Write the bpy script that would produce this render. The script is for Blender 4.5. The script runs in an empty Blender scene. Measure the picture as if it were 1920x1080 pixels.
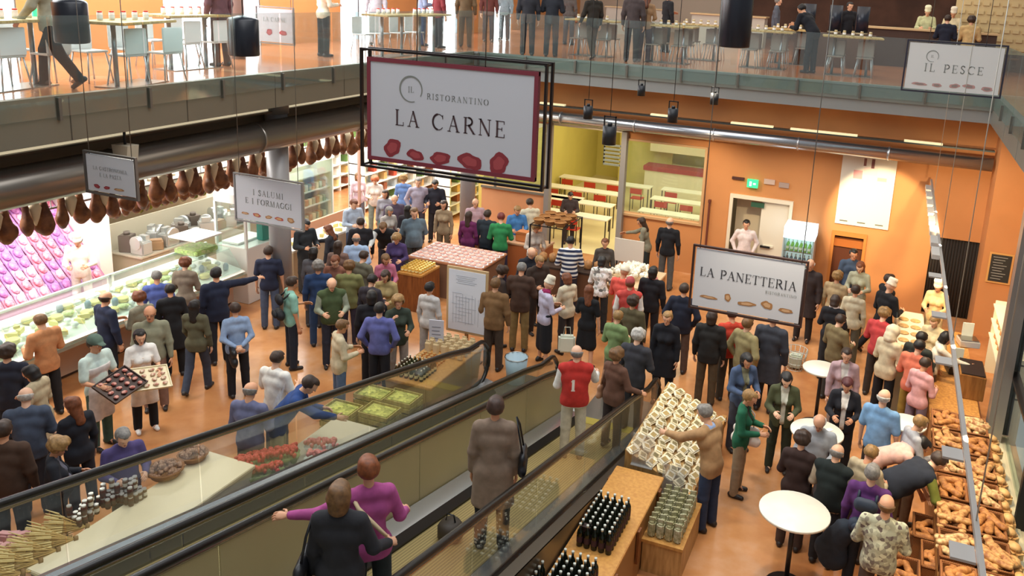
import bpy, bmesh, math, random
import numpy as np
from mathutils import Vector, Matrix
random.seed(7)
S = bpy.context.scene
COL = S.collection
PI = math.pi

# ------------------------------------------------------------------ camera
YAW, PITCH, ROLL = [math.radians(a) for a in (-20.443412, 13.368907, 2.97596)]
F_PX, PPX, PPY = 1572.358, 1082.495, 351.502
CAM_Z = 7.0
_f = Vector((math.sin(YAW)*math.cos(PITCH), math.cos(YAW)*math.cos(PITCH), -math.sin(PITCH)))
_r = Vector((math.cos(YAW), -math.sin(YAW), 0)); _u = _r.cross(_f)
RT = _r*math.cos(ROLL) + _u*math.sin(ROLL)
UP = -_r*math.sin(ROLL) + _u*math.cos(ROLL)
cam_data = bpy.data.cameras.new('camera'); cam = bpy.data.objects.new('camera', cam_data); COL.objects.link(cam)
m = Matrix((RT, UP, -_f)).transposed().to_4x4(); m.translation = (0, 0, CAM_Z); cam.matrix_world = m
cam_data.sensor_width = 36.0; cam_data.lens = F_PX/1920*36
cam_data.shift_x = (960-PPX)/1920; cam_data.shift_y = (PPY-540)/1920
cam_data.clip_end = 200; cam_data.clip_start = .05
S.camera = cam

# ------------------------------------------------------------------ light and exposure
S.view_settings.view_transform = 'Standard'; S.view_settings.look = 'None'
S.view_settings.gamma = 1.0; S.view_settings.use_curve_mapping = False
S.view_settings.exposure = 0.12
W = bpy.data.worlds.new('world'); S.world = W; W.use_nodes = True
W.node_tree.nodes['Background'].inputs[0].default_value = (0.92, 0.96, 1.0, 1)
W.node_tree.nodes['Background'].inputs[1].default_value = 0.33
def area(name, loc, size, power, col=(1, 1, 1), rot=(0, 0, 0), sy=None):
    d = bpy.data.lights.new(name, 'AREA'); d.energy = power; d.color = col; d.size = size
    if sy: d.shape = 'RECTANGLE'; d.size_y = sy
    o = bpy.data.objects.new(name, d); COL.objects.link(o); o.location = loc; o.rotation_euler = rot
    return o
def spot(name, loc, target, power, ang=50, col=(1, .8, .55), blend=.5, rad=.05):
    d = bpy.data.lights.new(name, 'SPOT'); d.energy = power; d.color = col
    d.spot_size = math.radians(ang); d.spot_blend = blend; d.shadow_soft_size = rad
    o = bpy.data.objects.new(name, d); COL.objects.link(o); o.location = loc
    o.rotation_euler = (Vector(target)-Vector(loc)).to_track_quat('-Z', 'Y').to_euler(); return o
# skylight over the hall
area('skylight', (-4, 9, 13), 10, 1350, (.95, .97, 1.0), sy=16)
# daylight entering the upper gallery on the left
area('gallery_daylight', (-14.2, 13, 8.3), 3.5, 1500, (.95, .98, 1.0), (0, math.radians(-25), 0), sy=14)
area('gallery_lamps', (-4, 25, 9.5), 12, 380, (1, .86, .7), sy=8)
# strip lamps below the gallery over the counters
area('counter_lamps', (-13.4, 9.5, 4.3), 1.2, 520, (1, .97, .92), (0, math.radians(-8), 0), sy=9)
area('shop_lamps', (-15.0, 20.0, 4.4), 7, 1150, (1, .98, .94), sy=9)
area('classroom_lamps', (-6.4, 24.2, 4.0), 5, 230, (1, .93, .72), sy=6)
# warm bakery spots
spot('poster_spot', (-.6, 17.3, 3.9), (.0, 20.3, 2.1), 800, 42, (1, .80, .5), .35)
spot('corner_spot', (1.1, 14.5, 3.9), (2.0, 18.8, 1.7), 700, 70, (1, .76, .45), .6)
for i, y in enumerate((7.6, 9.8, 12.0, 14.2, 16.6)):
    spot('bakery_spot', (1.0, y, 3.3), (1.2, y+.1, .8), 300, 95, (1, .78, .48), .7)
for i, (x, y) in enumerate(((-1, 9.5), (-.9, 13), (-3.2, 15), (-6, 16.5), (-1.8, 17), (-8.5, 16.5), (-9.2, 12.2), (-9, 8.6))):
    spot('hall_spot', (x, y, 5.6), (x, y, 0), 300 if x > -5 else 230, 90, (1, .88, .68), .8, .15)
for x, y in ((-6.7, 20.0), (-4.2, 20.0), (-2.0, 19.0)):
    spot('wall_spot', (x, y-1.7, 4.0), (x, y+.3, 1.6), 160, 90, (1, .78, .5), .8)

# ------------------------------------------------------------------ helpers
def at(px, py, z):
    """point on the horizontal plane z seen at photo pixel px, py"""
    d = _f + RT*((px-PPX)/F_PX) - UP*((py-PPY)/F_PX)
    return Vector((0, 0, CAM_Z)) + d*((z-CAM_Z)/d.z)
def srgb(h):
    if isinstance(h, (tuple, list)): c = [v for v in h]
    else: c = [int(h[i:i+2], 16)/255 for i in (0, 2, 4)]
    return tuple((v/12.92 if v <= .04045 else ((v+.055)/1.055)**2.4) for v in c)
_M = {}
def mat(h, rough=.7, metal=0, kind='plain', emit=0, scale=8, h2=None, **kw):
    key = (str(h), rough, metal, kind, emit, scale, str(h2), str(kw))
    if key in _M: return _M[key]
    m = bpy.data.materials.new(kind + '_' + str(h)); m.use_nodes = True
    nt = m.node_tree; N = nt.nodes; L = nt.links; b = N['Principled BSDF']
    c = srgb(h) + (1,); c2 = (srgb(h2) + (1,)) if h2 else tuple(v*.7 for v in c[:3]) + (1,)
    b.inputs['Base Color'].default_value = c; b.inputs['Roughness'].default_value = rough; b.inputs['Metallic'].default_value = metal
    if emit:
        b.inputs['Emission Color'].default_value = c; b.inputs['Emission Strength'].default_value = emit
    def tex(t, **k):
        n = N.new(t)
        for a, v in k.items():
            if a in n.inputs: n.inputs[a].default_value = v
            else: setattr(n, a, v)
        return n
    tc = N.new('ShaderNodeTexCoord')
    def ramp(src, stops):
        r = N.new('ShaderNodeValToRGB'); L.new(src, r.inputs[0])
        e = r.color_ramp.elements
        while len(e) < len(stops): e.new(.5)
        for i, (p, cc) in enumerate(stops): e[i].position = p; e[i].color = cc
        return r.outputs[0]
    if kind in ('cloth', 'noise', 'stucco'):
        n = tex('ShaderNodeTexNoise', Scale=scale, Detail=3.0); L.new(tc.outputs['Object'], n.inputs['Vector'])
        k = {'cloth': .82, 'noise': .6, 'stucco': .93}[kind]
        dk = c2 if h2 else tuple(v*k for v in c[:3]) + (1,)
        L.new(ramp(n.outputs[0], [(.35, dk), (.65, c)]), b.inputs['Base Color'])
        if kind == 'cloth': b.inputs['Roughness'].default_value = .9
    elif kind == 'stripe':
        w = tex('ShaderNodeTexWave', Scale=scale); w.bands_direction = kw.get('axis', 'Z'); w.wave_profile = 'SIN'
        L.new(tc.outputs['Object'], w.inputs['Vector'])
        L.new(ramp(w.outputs[1], [(.42, c), (.5, c2)]), b.inputs['Base Color'])
    elif kind == 'dots':
        v = tex('ShaderNodeTexVoronoi', Scale=scale); L.new(tc.outputs['Object'], v.inputs['Vector'])
        L.new(ramp(v.outputs['Distance'], [(.28, c2), (.34, c)]), b.inputs['Base Color'])
    elif kind == 'blotch':
        v = tex('ShaderNodeTexVoronoi', Scale=scale); L.new(tc.outputs['Object'], v.inputs['Vector'])
        L.new(ramp(v.outputs['Color'], [(.3, c), (.45, c2), (.62, c), (.8, tuple(min(1, x*1.5) for x in c[:3])+(1,))]), b.inputs['Base Color'])
    elif kind == 'wood':
        w = tex('ShaderNodeTexNoise', Scale=3.0, Detail=4.0); mp = N.new('ShaderNodeMapping'); mp.inputs['Scale'].default_value = kw.get('stretch', (8, 8, 1))
        L.new(tc.outputs['Object'], mp.inputs[0]); L.new(mp.outputs[0], w.inputs['Vector'])
        L.new(ramp(w.outputs[0], [(.35, c2), (.65, c)]), b.inputs['Base Color'])
    elif kind == 'wicker':
        w = tex('ShaderNodeTexWave', Scale=scale); w.bands_direction = 'Z'; L.new(tc.outputs['Object'], w.inputs['Vector'])
        w2 = tex('ShaderNodeTexWave', Scale=scale); w2.bands_direction = 'DIAGONAL'; L.new(tc.outputs['Object'], w2.inputs['Vector'])
        mx = N.new('ShaderNodeMath'); mx.operation = 'MULTIPLY'; L.new(w.outputs[1], mx.inputs[0]); L.new(w2.outputs[1], mx.inputs[1])
        L.new(ramp(mx.outputs[0], [(.1, c2), (.4, c)]), b.inputs['Base Color'])
        bp = N.new('ShaderNodeBump'); bp.inputs['Strength'].default_value = .6; bp.inputs['Distance'].default_value = .01
        L.new(mx.outputs[0], bp.inputs['Height']); L.new(bp.outputs[0], b.inputs['Normal'])
    _M[key] = m; return m
def glass(name, tint=(.9, .97, .95), refl=.12, haze=.03):
    if name in _M: return _M[name]
    m = bpy.data.materials.new(name); m.use_nodes = True; nt = m.node_tree; N = nt.nodes; L = nt.links; N.clear()
    o = N.new('ShaderNodeOutputMaterial'); t = N.new('ShaderNodeBsdfTransparent'); g = N.new('ShaderNodeBsdfGlossy'); d = N.new('ShaderNodeBsdfDiffuse')
    t.inputs[0].default_value = tint + (1,); g.inputs['Roughness'].default_value = .03; d.inputs[0].default_value = (.8, .85, .85, 1)
    fr = N.new('ShaderNodeLayerWeight'); fr.inputs[0].default_value = .25
    mu = N.new('ShaderNodeMath'); mu.operation = 'MULTIPLY_ADD'; mu.inputs[1].default_value = .28; mu.inputs[2].default_value = refl*.4
    L.new(fr.outputs['Fresnel'], mu.inputs[0])
    m1 = N.new('ShaderNodeMixShader'); m2 = N.new('ShaderNodeMixShader'); m2.inputs[0].default_value = haze
    L.new(mu.outputs[0], m1.inputs[0]); L.new(t.outputs[0], m1.inputs[1]); L.new(g.outputs[0], m1.inputs[2])
    L.new(m1.outputs[0], m2.inputs[1]); L.new(d.outputs[0], m2.inputs[2]); L.new(m2.outputs[0], o.inputs[0])
    _M[name] = m; return m
GL = glass('clear_glass')
STEEL = mat('a9a9a6', .28, 1); DKSTEEL = mat('5d5a55', .35, 1); BLACK = mat('15161a', .45); DKMET = mat('2a2a2c', .4, .6)
WHITE = mat('f2f1ec', .5); CREAM = mat('e6ddc0', .5); ORANGE = mat('cd8c54', .75, kind='stucco', scale=1.5)
WOODM = mat('c9954e', .5, kind='wood', h2='b5803f'); DWOOD = mat('8a5226', .5, kind='wood', h2='6b3c18')

class MB:
    """collects primitive shapes with material slots into one mesh"""
    def __init__(s): s.bm = bmesh.new(); s.mats = []
    def _fin(s, verts, m, smooth=False):
        if m is None: idx = 0
        else:
            if m not in s.mats: s.mats.append(m)
            idx = s.mats.index(m)
        fs = set()
        for v in verts:
            for f in v.link_faces: fs.add(f)
        for f in fs: f.material_index = idx; f.smooth = smooth
        return s
    def box(s, a, b, m=None, rz=0, bevel=0):
        c = [(a[i]+b[i])/2 for i in range(3)]; d = [abs(b[i]-a[i]) for i in range(3)]
        M = Matrix.Translation(c) @ Matrix.Rotation(rz, 4, 'Z') @ Matrix.Diagonal((d[0], d[1], d[2], 1))
        r = bmesh.ops.create_cube(s.bm, size=1, matrix=M); vs = r['verts']
        if bevel:
            es = list({e for v in vs for e in v.link_edges})
            rr = bmesh.ops.bevel(s.bm, geom=es, offset=bevel, segments=2, affect='EDGES'); vs = rr['verts']
            vs = list(vs)
        return s._fin(vs, m)
    def cyl(s, a, b, r1, r2=None, m=None, seg=16, smooth=True, caps=True):
        a = Vector(a); b = Vector(b); d = b-a; q = d.to_track_quat('Z', 'Y').to_matrix().to_4x4()
        M = Matrix.Translation((a+b)/2) @ q
        r = bmesh.ops.create_cone(s.bm, cap_ends=caps, segments=seg, radius1=r1, radius2=r1 if r2 is None else r2, depth=d.length, matrix=M)
        s._fin(r['verts'], m, smooth)
        for v in r['verts']:
            for f in v.link_faces:
                if len(f.verts) > 4: f.smooth = False
        return s
    def ball(s, c, r, m=None, seg=12, sc=(1, 1, 1), rot=None):
        M = Matrix.Translation(c)
        if rot is not None: M = M @ rot.to_matrix().to_4x4()
        M = M @ Matrix.Diagonal((r*sc[0], r*sc[1], r*sc[2], 1))
        q = bmesh.ops.create_uvsphere(s.bm, u_segments=seg, v_segments=max(6, seg//2+1), radius=1, matrix=M)
        return s._fin(q['verts'], m, True)
    def lathe(s, c, prof, m=None, seg=16):
        rings = []
        for r, z in prof:
            rings.append([s.bm.verts.new((c[0]+r*math.cos(2*PI*i/seg), c[1]+r*math.sin(2*PI*i/seg), c[2]+z)) for i in range(seg)])
        vs = [v for q in rings for v in q]
        for a, b in zip(rings, rings[1:]):
            for i in range(seg): s.bm.faces.new((a[i], a[(i+1) % seg], b[(i+1) % seg], b[i]))
        s.bm.faces.new(rings[0][::-1]); s.bm.faces.new(rings[-1])
        return s._fin(vs, m, True)
    def tube(s, pts, r, m=None, seg=8, closed=False):
        pts = [Vector(p) for p in pts]; rings = []; n = len(pts)
        for i, p in enumerate(pts):
            t = (pts[min(i+1, n-1)]-pts[max(i-1, 0)]).normalized()
            ax = Vector((0, 0, 1)) if abs(t.z) < .9 else Vector((1, 0, 0))
            x = t.cross(ax).normalized(); y = x.cross(t)
            rr = r[i] if isinstance(r, (list, tuple)) else r
            rings.append([s.bm.verts.new(p + x*math.cos(2*PI*k/seg)*rr + y*math.sin(2*PI*k/seg)*rr) for k in range(seg)])
        for a, b in zip(rings, rings[1:]):
            for k in range(seg): s.bm.faces.new((a[k], a[(k+1) % seg], b[(k+1) % seg], b[k]))
        s.bm.faces.new(rings[0][::-1]); s.bm.faces.new(rings[-1])
        return s._fin([v for q in rings for v in q], m, True)
    def prism(s, poly, axis, a, b, m=None):
        """extrude a 2-D polygon along axis from a to b"""
        def P(p, t):
            if axis == 'x': return (t, p[0], p[1])
            if axis == 'y': return (p[0], t, p[1])
            return (p[0], p[1], t)
        A = [s.bm.verts.new(P(p, a)) for p in poly]; B = [s.bm.verts.new(P(p, b)) for p in poly]
        n = len(poly); s.bm.faces.new(A[::-1]); s.bm.faces.new(B)
        for i in range(n): s.bm.faces.new((A[i], A[(i+1) % n], B[(i+1) % n], B[i]))
        s._fin(A+B, m); return s
    def mesh(s, name):
        bmesh.ops.recalc_face_normals(s.bm, faces=s.bm.faces[:])
        me = bpy.data.meshes.new(name); s.bm.to_mesh(me); s.bm.free()
        for m in s.mats: me.materials.append(m)
        return me
    def obj(s, name, parent=None, mt=None, loc=None):
        me = s.mesh(name)
        if mt: me.materials.clear(); me.materials.append(mt)
        o = bpy.data.objects.new(name, me); COL.objects.link(o)
        if parent: o.parent = parent
        if loc is not None: o.location = loc
        return o
def tag(o, label=None, cat=None, group=None, kind=None):
    if label: o['label'] = label
    if cat: o['category'] = cat
    if group: o['group'] = group
    if kind: o['kind'] = kind
    return o
def struct(name, mb, mt=None): return tag(mb.obj(name, None, mt), kind='structure')
def empty(name, loc=(0, 0, 0), rz=0):
    o = bpy.data.objects.new(name, None); COL.objects.link(o); o.location = loc; o.rotation_euler = (0, 0, rz); o.empty_display_size = .1; return o
def dup(root, loc, rz=None, label=None, group=None, scale=None):
    def cp(o, par):
        c = o.copy(); COL.objects.link(c)
        if par: c.parent = par
        for ch in o.children: cp(ch, c)
        return c
    r = cp(root, None); r.location = loc
    if rz is not None: r.rotation_euler[2] = rz
    if label: r['label'] = label
    if group: r['group'] = group
    if scale: r.scale = (scale,)*3
    return r
def text_mesh(name, s, size, m, parent, M, align='CENTER', extrude=.002, space=1.0):
    cu = bpy.data.curves.new(name, 'FONT'); cu.body = s; cu.size = size; cu.extrude = extrude; cu.align_x = align; cu.space_character = space
    t = bpy.data.objects.new('tmp', cu); COL.objects.link(t)
    me = bpy.data.meshes.new_from_object(t.evaluated_get(bpy.context.evaluated_depsgraph_get())); bpy.data.objects.remove(t)
    me.materials.clear(); me.materials.append(m)
    o = bpy.data.objects.new(name, me); COL.objects.link(o); o.parent = parent; o.matrix_local = M; return o
# ------------------------------------------------------------------ people: smooth bodies from blended round cones
def nets(F, org, h):
    """surface of F<0 as (verts, quads)"""
    s = F < 0; nx, ny, nz = F.shape
    acc = np.zeros((nx, ny, nz, 3)); cnt = np.zeros((nx, ny, nz)); quads = []
    idx = np.arange(nx*ny*nz).reshape(nx, ny, nz)
    for ax in range(3):
        lo = [slice(None)]*3; hi = [slice(None)]*3; lo[ax] = slice(0, -1); hi[ax] = slice(1, None)
        cr = s[tuple(lo)] != s[tuple(hi)]
        I = np.argwhere(cr)
        if not len(I): continue
        J = I.copy(); J[:, ax] += 1
        f0 = F[tuple(I.T)]; f1 = F[tuple(J.T)]; t = f0/(f0-f1)
        P = I.astype(float); P[:, ax] += t
        o = [a for a in range(3) if a != ax]
        cells = []
        for da, db in ((-1, -1), (0, -1), (0, 0), (-1, 0)):
            K = I.copy(); K[:, o[0]] += da; K[:, o[1]] += db; K = np.maximum(K, 0)
            np.add.at(acc, tuple(K.T), P); np.add.at(cnt, tuple(K.T), 1); cells.append(idx[tuple(K.T)])
        q = np.stack(cells, 1); fl = f0 < 0
        if ax == 1: fl = ~fl
        q[~fl] = q[~fl][:, ::-1]; quads.append(q)
    q = np.concatenate(quads); used = np.unique(q); remap = np.zeros(nx*ny*nz, int); remap[used] = np.arange(len(used))
    V = acc.reshape(-1, 3)[used]/cnt.reshape(-1)[used][:, None]
    return V*h + org, remap[q]
def field(prims, h, k=.02, wr=0, seed=0, cuts=()):
    """prims: (a, b, ra, rb, squash_dir or None, squash)"""
    A = np.array([p[0] for p in prims]+[p[1] for p in prims], float); Rm = max(max(p[2], p[3]) for p in prims)
    lo = A.min(0)-Rm-.05; hi = A.max(0)+Rm+.05
    n = np.ceil((hi-lo)/h).astype(int)+1
    F = np.full(n, .3)
    gx = [lo[i]+h*np.arange(n[i]) for i in range(3)]
    for p in prims:
        a = np.array(p[0], float); b = np.array(p[1], float); ra, rb = p[2], p[3]; r = max(ra, rb)
        l = np.minimum(a, b)-r-k-2*h; u = np.maximum(a, b)+r+k+2*h
        i0 = np.maximum(((l-lo)/h).astype(int), 0); i1 = np.minimum(((u-lo)/h).astype(int)+2, n)
        sl = tuple(slice(i0[i], i1[i]) for i in range(3))
        X, Y, Z = np.meshgrid(*[gx[i][i0[i]:i1[i]] for i in range(3)], indexing='ij')
        Q = np.stack((X, Y, Z), -1)-a; ab = b-a; L = ab@ab
        t = np.clip(Q@ab/L, 0, 1) if L > 1e-9 else np.zeros(Q.shape[:3])
        Q = Q-t[..., None]*ab
        if len(p) > 4 and p[4] is not None:
            e = np.array(p[4], float); e /= np.linalg.norm(e); Q = Q+(Q@e)[..., None]*e*(1/p[5]-1)
        d = np.linalg.norm(Q, axis=-1)-(ra+(rb-ra)*t)
        f = F[sl]; m = np.maximum(k-np.abs(f-d), 0)/k; F[sl] = np.minimum(f, d)-m*m*k*.25
    X, Y, Z = np.meshgrid(*gx, indexing='ij')
    if wr:
        F += wr*(np.sin(X*38+Z*17+seed+3*np.sin(Z*11+Y*7))*np.sin(Z*21-X*26+seed*2+2*np.sin(X*13+Y*19))+.5*np.sin(X*29+Y*33+Z*12+2*np.sin(X*17+seed)))
    for c in cuts: F = np.maximum(F, c(X, Y, Z))
    F[0] = F[-1] = .1; F[:, 0] = F[:, -1] = .1; F[:, :, 0] = F[:, :, -1] = .1
    return nets(F, lo, h)
def np_mesh(name, V, Q, smooth=True):
    me = bpy.data.meshes.new(name); me.vertices.add(len(V)); me.vertices.foreach_set('co', np.asarray(V, np.float32).ravel())
    me.loops.add(len(Q)*4); me.polygons.add(len(Q)); me.loops.foreach_set('vertex_index', np.asarray(Q, np.int32).ravel())
    me.polygons.foreach_set('loop_start', np.arange(len(Q), dtype=np.int32)*4)
    me.polygons.foreach_set('use_smooth', np.ones(len(Q), bool) if smooth else np.zeros(len(Q), bool)); me.update(calc_edges=True); me.validate()
    return me
def v3(*a): return np.array(a, float)
def unit(a): a = np.array(a, float); return a/np.linalg.norm(a)
# poses: arms (upper, fore) for right and left (x = outward), legs (thigh, shin) right and left, lean, head pitch, head yaw
D = dict
AS = ((.17, .02, -1), (.06, .2, -1)); AH = ((.22, .12, -1), (-.35, 1, .05)); AP = ((.28, .35, -.8), (-.5, .55, 1)); AR = ((.12, .85, -.5), (0, 1, -.2))
AK = ((.42, -.2, -1), (-.35, .45, -.85)); AB = ((.25, -.3, -1), (-.75, -.5, -.5)); AX = ((.25, .15, -1), (-1, .75, .1)); AL = ((.3, .1, -1), (.1, .9, -.35))
AO = ((1, .25, -.1), (1, .25, 0)); AD = ((.2, .3, -1), (-.1, .55, -.9)); AT = ((.2, .15, -1), (-.12, 1, -.05)); AC = ((.35, .1, -1), (.25, .6, -.3))
LS = ((.04, .0, -1), (.02, -.03, -1)); LF = ((.03, .28, -1), (.02, .02, -1)); LB = ((.03, -.2, -1), (.02, -.55, -1)); LT = ((.1, 1, -.05), (.02, .05, -1)); LM = ((.05, .12, -1), (.02, -.05, -1))
POSES = dict(
 stand=D(r=AS, l=AS), stand2=D(r=AS, l=AK, lr=LM), hold=D(r=AH, l=AH, hp=22), holdl=D(r=AS, l=AH, hp=12, hy=20), phone=D(r=AP, l=AH, hp=5), hips=D(r=AK, l=AK),
 back=D(r=AB, l=AB, hp=8), cross=D(r=AX, l=AX, hp=5), reach=D(r=AR, l=AS, lean=12, hp=18), reachl=D(r=AS, l=AR, lean=12, hp=18), lean=D(r=AR, l=AH, lean=38, hp=18), bend=D(r=AD, l=AD, lean=62, hp=10),
 walk=D(r=AS, l=((.15, .25, -1), (.02, .6, -.8)), lr=LF, ll=LB), stride=D(r=((.15, -.25, -1), (.05, .1, -1)), l=((.15, .35, -1), (0, .7, -.8)), lr=((.03, .45, -1), (.02, .1, -1)), ll=((.03, -.35, -1), (.02, -.75, -1))),
 sit=D(r=AH, l=AH, lr=LT, ll=LT, hp=10), sit2=D(r=AR, l=AH, lr=LT, ll=LT, lean=15, hp=15), point=D(r=AO, l=AS, hy=-30), tray=D(r=AT, l=AT, hp=5), rail=D(r=AC, l=AS, hp=-2), railb=D(r=AC, l=((.9, .3, -.62), (.9, .45, -.15)), hp=4),
 lookd=D(r=AH, l=AS, hp=30), turn=D(r=AS, l=AH, hy=45), turnr=D(r=AH, l=AS, hy=-45), armout=D(r=((.35, .5, -.8), (.2, .9, -.1)), l=AH, hp=15))
def skel(pose, fem, fat):
    p = POSES[pose]; ln = math.radians(p.get('lean', 0)); S_ = {}
    def lean(q, f=1.0):
        q = np.array(q, float); z = q[2]-.95; c, s = math.cos(ln*f), math.sin(ln*f)
        return v3(q[0], q[1]*c+z*s, .95+z*c-q[1]*s)
    sw = .165 if fem else .19; hw = .095 if fem else .09
    S_['lean'] = lean
    for sd, key, x in ((1, 'r', 1), (-1, 'l', -1)):
        a = p[key]; sh = lean((x*sw, 0, 1.40)); el = sh+.29*unit((a[0][0]*x, a[0][1], a[0][2])); fd = unit((a[1][0]*x, a[1][1], a[1][2])); wr = el+.245*fd
        S_['sh'+key] = sh; S_['el'+key] = el; S_['wr'+key] = wr; S_['fd'+key] = fd
        g = p.get('lr' if key == 'r' else 'll', LS); hp = v3(x*hw, 0, .90); kn = hp+.41*unit((g[0][0]*x, g[0][1], g[0][2])); an = kn+.42*unit((g[1][0]*x, g[1][1], g[1][2]))
        S_['hp'+key] = hp; S_['kn'+key] = kn; S_['an'+key] = an
    S_['nk'] = lean((0, -.01, 1.45))
    hl = ln*.55 + math.radians(p.get('hp', 5)); hy = math.radians(p.get('hy', 0))
    c, s = math.cos(hl), math.sin(hl); RX = np.array([[1, 0, 0], [0, c, s], [0, -s, c]]); c, s = math.cos(hy), math.sin(hy); RZ = np.array([[c, -s, 0], [s, c, 0], [0, 0, 1]])
    HR = RZ@RX; S_['HR'] = HR; nb = lean((0, 0, 1.48)); S_['hc'] = nb+HR@v3(0, .02, .125)
    low = min(S_['anr'][2], S_['anl'][2])-.075; S_['dz'] = -low
    return S_
Yd = (0, 1, 0)
def torso(S_, fem, fat, t=0, low=True):
    le = S_['lean']; w = fat; P = []
    e = le((0, 1, .95))-le((0, 0, .95)); hipr = .12 if fem else .112
    P.append((le((-.055, -.01, .93), .35), le((.055, -.01, .93), .35), hipr*w**.5+t, hipr*w**.5+t, e, .86))
    P.append((le((0, 0, .98), .6), le((0, 0, 1.14)), (.115 if fem else .13)*w+t, (.108 if fem else .128)*w+t, e, .84 if w > 1.1 else .76))
    P.append((le((-.06, 0, 1.27)), le((.06, 0, 1.27)), (.108 if fem else .122)*w**.6+t, (.108 if fem else .122)*w**.6+t, e, .82))
    sw = .128 if fem else .152
    P.append((le((-sw, -.005, 1.395)), le((sw, -.005, 1.395)),   .052+t, .052+t))
    P.append((le((-.05, -.01, 1.42)), le((.05, -.01, 1.42)), .058+t, .058+t))
    if fem: P += [(le((x, .07, 1.25)), le((x, .085, 1.235)), .058+t*.7, .055+t*.7) for x in (-.06, .06)]
    if w > 1.1: P.append((le((0, .05, 1.03)), le((0, .06, 1.1)), .115*w+t, .11*w+t))
    return P
_BC = {}
def hand_geo(S_, k, V, Q):
    w = S_['wr'+k]; d = S_['fd'+k]; x = 1 if k == 'r' else -1
    med = v3(-x, 0, -.6); n = unit(med-d*(med@d)); side = np.cross(d, n)
    if side[1] < 0 and abs(d[2]) > .6: side = -side
    if abs(d[2]) <= .6: side = side if side[2] > 0 else -side
    pk = w+d*.095
    def tube(pts, rs):
        base = len(V); m = 6
        for i, p in enumerate(pts):
            t = unit(pts[min(i+1, len(pts)-1)]-pts[max(i-1, 0)]); a = unit(np.cross(t, side+.01)); b = np.cross(t, a)
            for j in range(m): V.append(p+(a*math.cos(2*PI*j/m)+b*math.sin(2*PI*j/m))*rs[i])
        for i in range(len(pts)-1):
            for j in range(m): Q.append((base+i*m+j, base+i*m+(j+1) % m, base+(i+1)*m+(j+1) % m, base+(i+1)*m+j))
        e = base+(len(pts)-1)*m; Q.append((e, e+1, e+2, e+3)); Q.append((e, e+3, e+4, e+5))
    for i, (o, L) in enumerate(((.03, .07), (.011, .08), (-.009, .075), (-.028, .06))):
        b = pk+side*o-d*.02; m1 = b+d*(L*.55+.02)+n*.012; m2 = m1+unit(d+n*.9)*L*.35; m3 = m2+unit(d*.5+n)*L*.25
        tube([b, m1, m2, m3], [.0095, .009, .0085, .006])
    b = w+d*.03+side*.02; m1 = b+unit(d*.6+side+n*.5)*.04; m2 = m1+unit(d+side*.4+n*.4)*.035
    tube([b, m1, m2], [.013, .011, .008])
def body_mesh(pose, fem, fat, vox=.0145):
    key = ('b', pose, fem, fat, vox)
    if key in _BC: return _BC[key]
    S_ = skel(pose, fem, fat); P = [(a, b, ra-.004, rb-.004, *r) for a, b, ra, rb, *r in torso(S_, fem, fat, -.006)]
    for k in 'rl':
        P += [(S_['sh'+k], S_['el'+k], .047 if not fem else .04, .037 if not fem else .033), (S_['el'+k], S_['wr'+k], .036 if not fem else .032, .025)]
        d = S_['fd'+k]; x = 1 if k == 'r' else -1; med = v3(-x, 0, -.6); n = unit(med-d*(med@d))
        P.append((S_['wr'+k], S_['wr'+k]+d*.085, .03, .042, n, .42))
        P += [(S_['hp'+k], S_['kn'+k], .078, .052), (S_['kn'+k], S_['an'+k], .052, .036), (S_['an'+k], S_['an'+k]+v3(0, .09, -.045), .034, .028)]
    H, hc = S_['HR'], S_['hc']
    def h(*a): return hc+H@v3(*a)
    X = tuple(H@v3(1, 0, 0))
    P += [(S_['nk'], h(0, -.015, -.06), .053 if not fem else .045, .048 if not fem else .043), (h(0, -.03, .025), h(0, .008, .03), .088, .084, X, .9), (h(0, .01, -.02), h(0, .048, -.075), .07, .038, X, .88),
          (h(0, .086, .012), h(0, .103, -.024), .009, .0135), (h(.078, -.005, -.005), h(.08, -.012, -.03), .016, .012, X, .5), (h(-.078, -.005, -.005), h(-.08, -.012, -.03), .016, .012, X, .5), (h(-.035, .082, .027), h(.035, .082, .027), .012, .012)]
    V, Q = field(P, vox, .02); V = list(V); Q = [tuple(q) for q in Q]
    for k in 'rl': hand_geo(S_, k, V, Q)
    V = np.array(V); V[:, 2] += S_['dz']
    _BC[key] = (np_mesh('body', V, Q), S_, float(V[:, 2].max())); return _BC[key]
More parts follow.
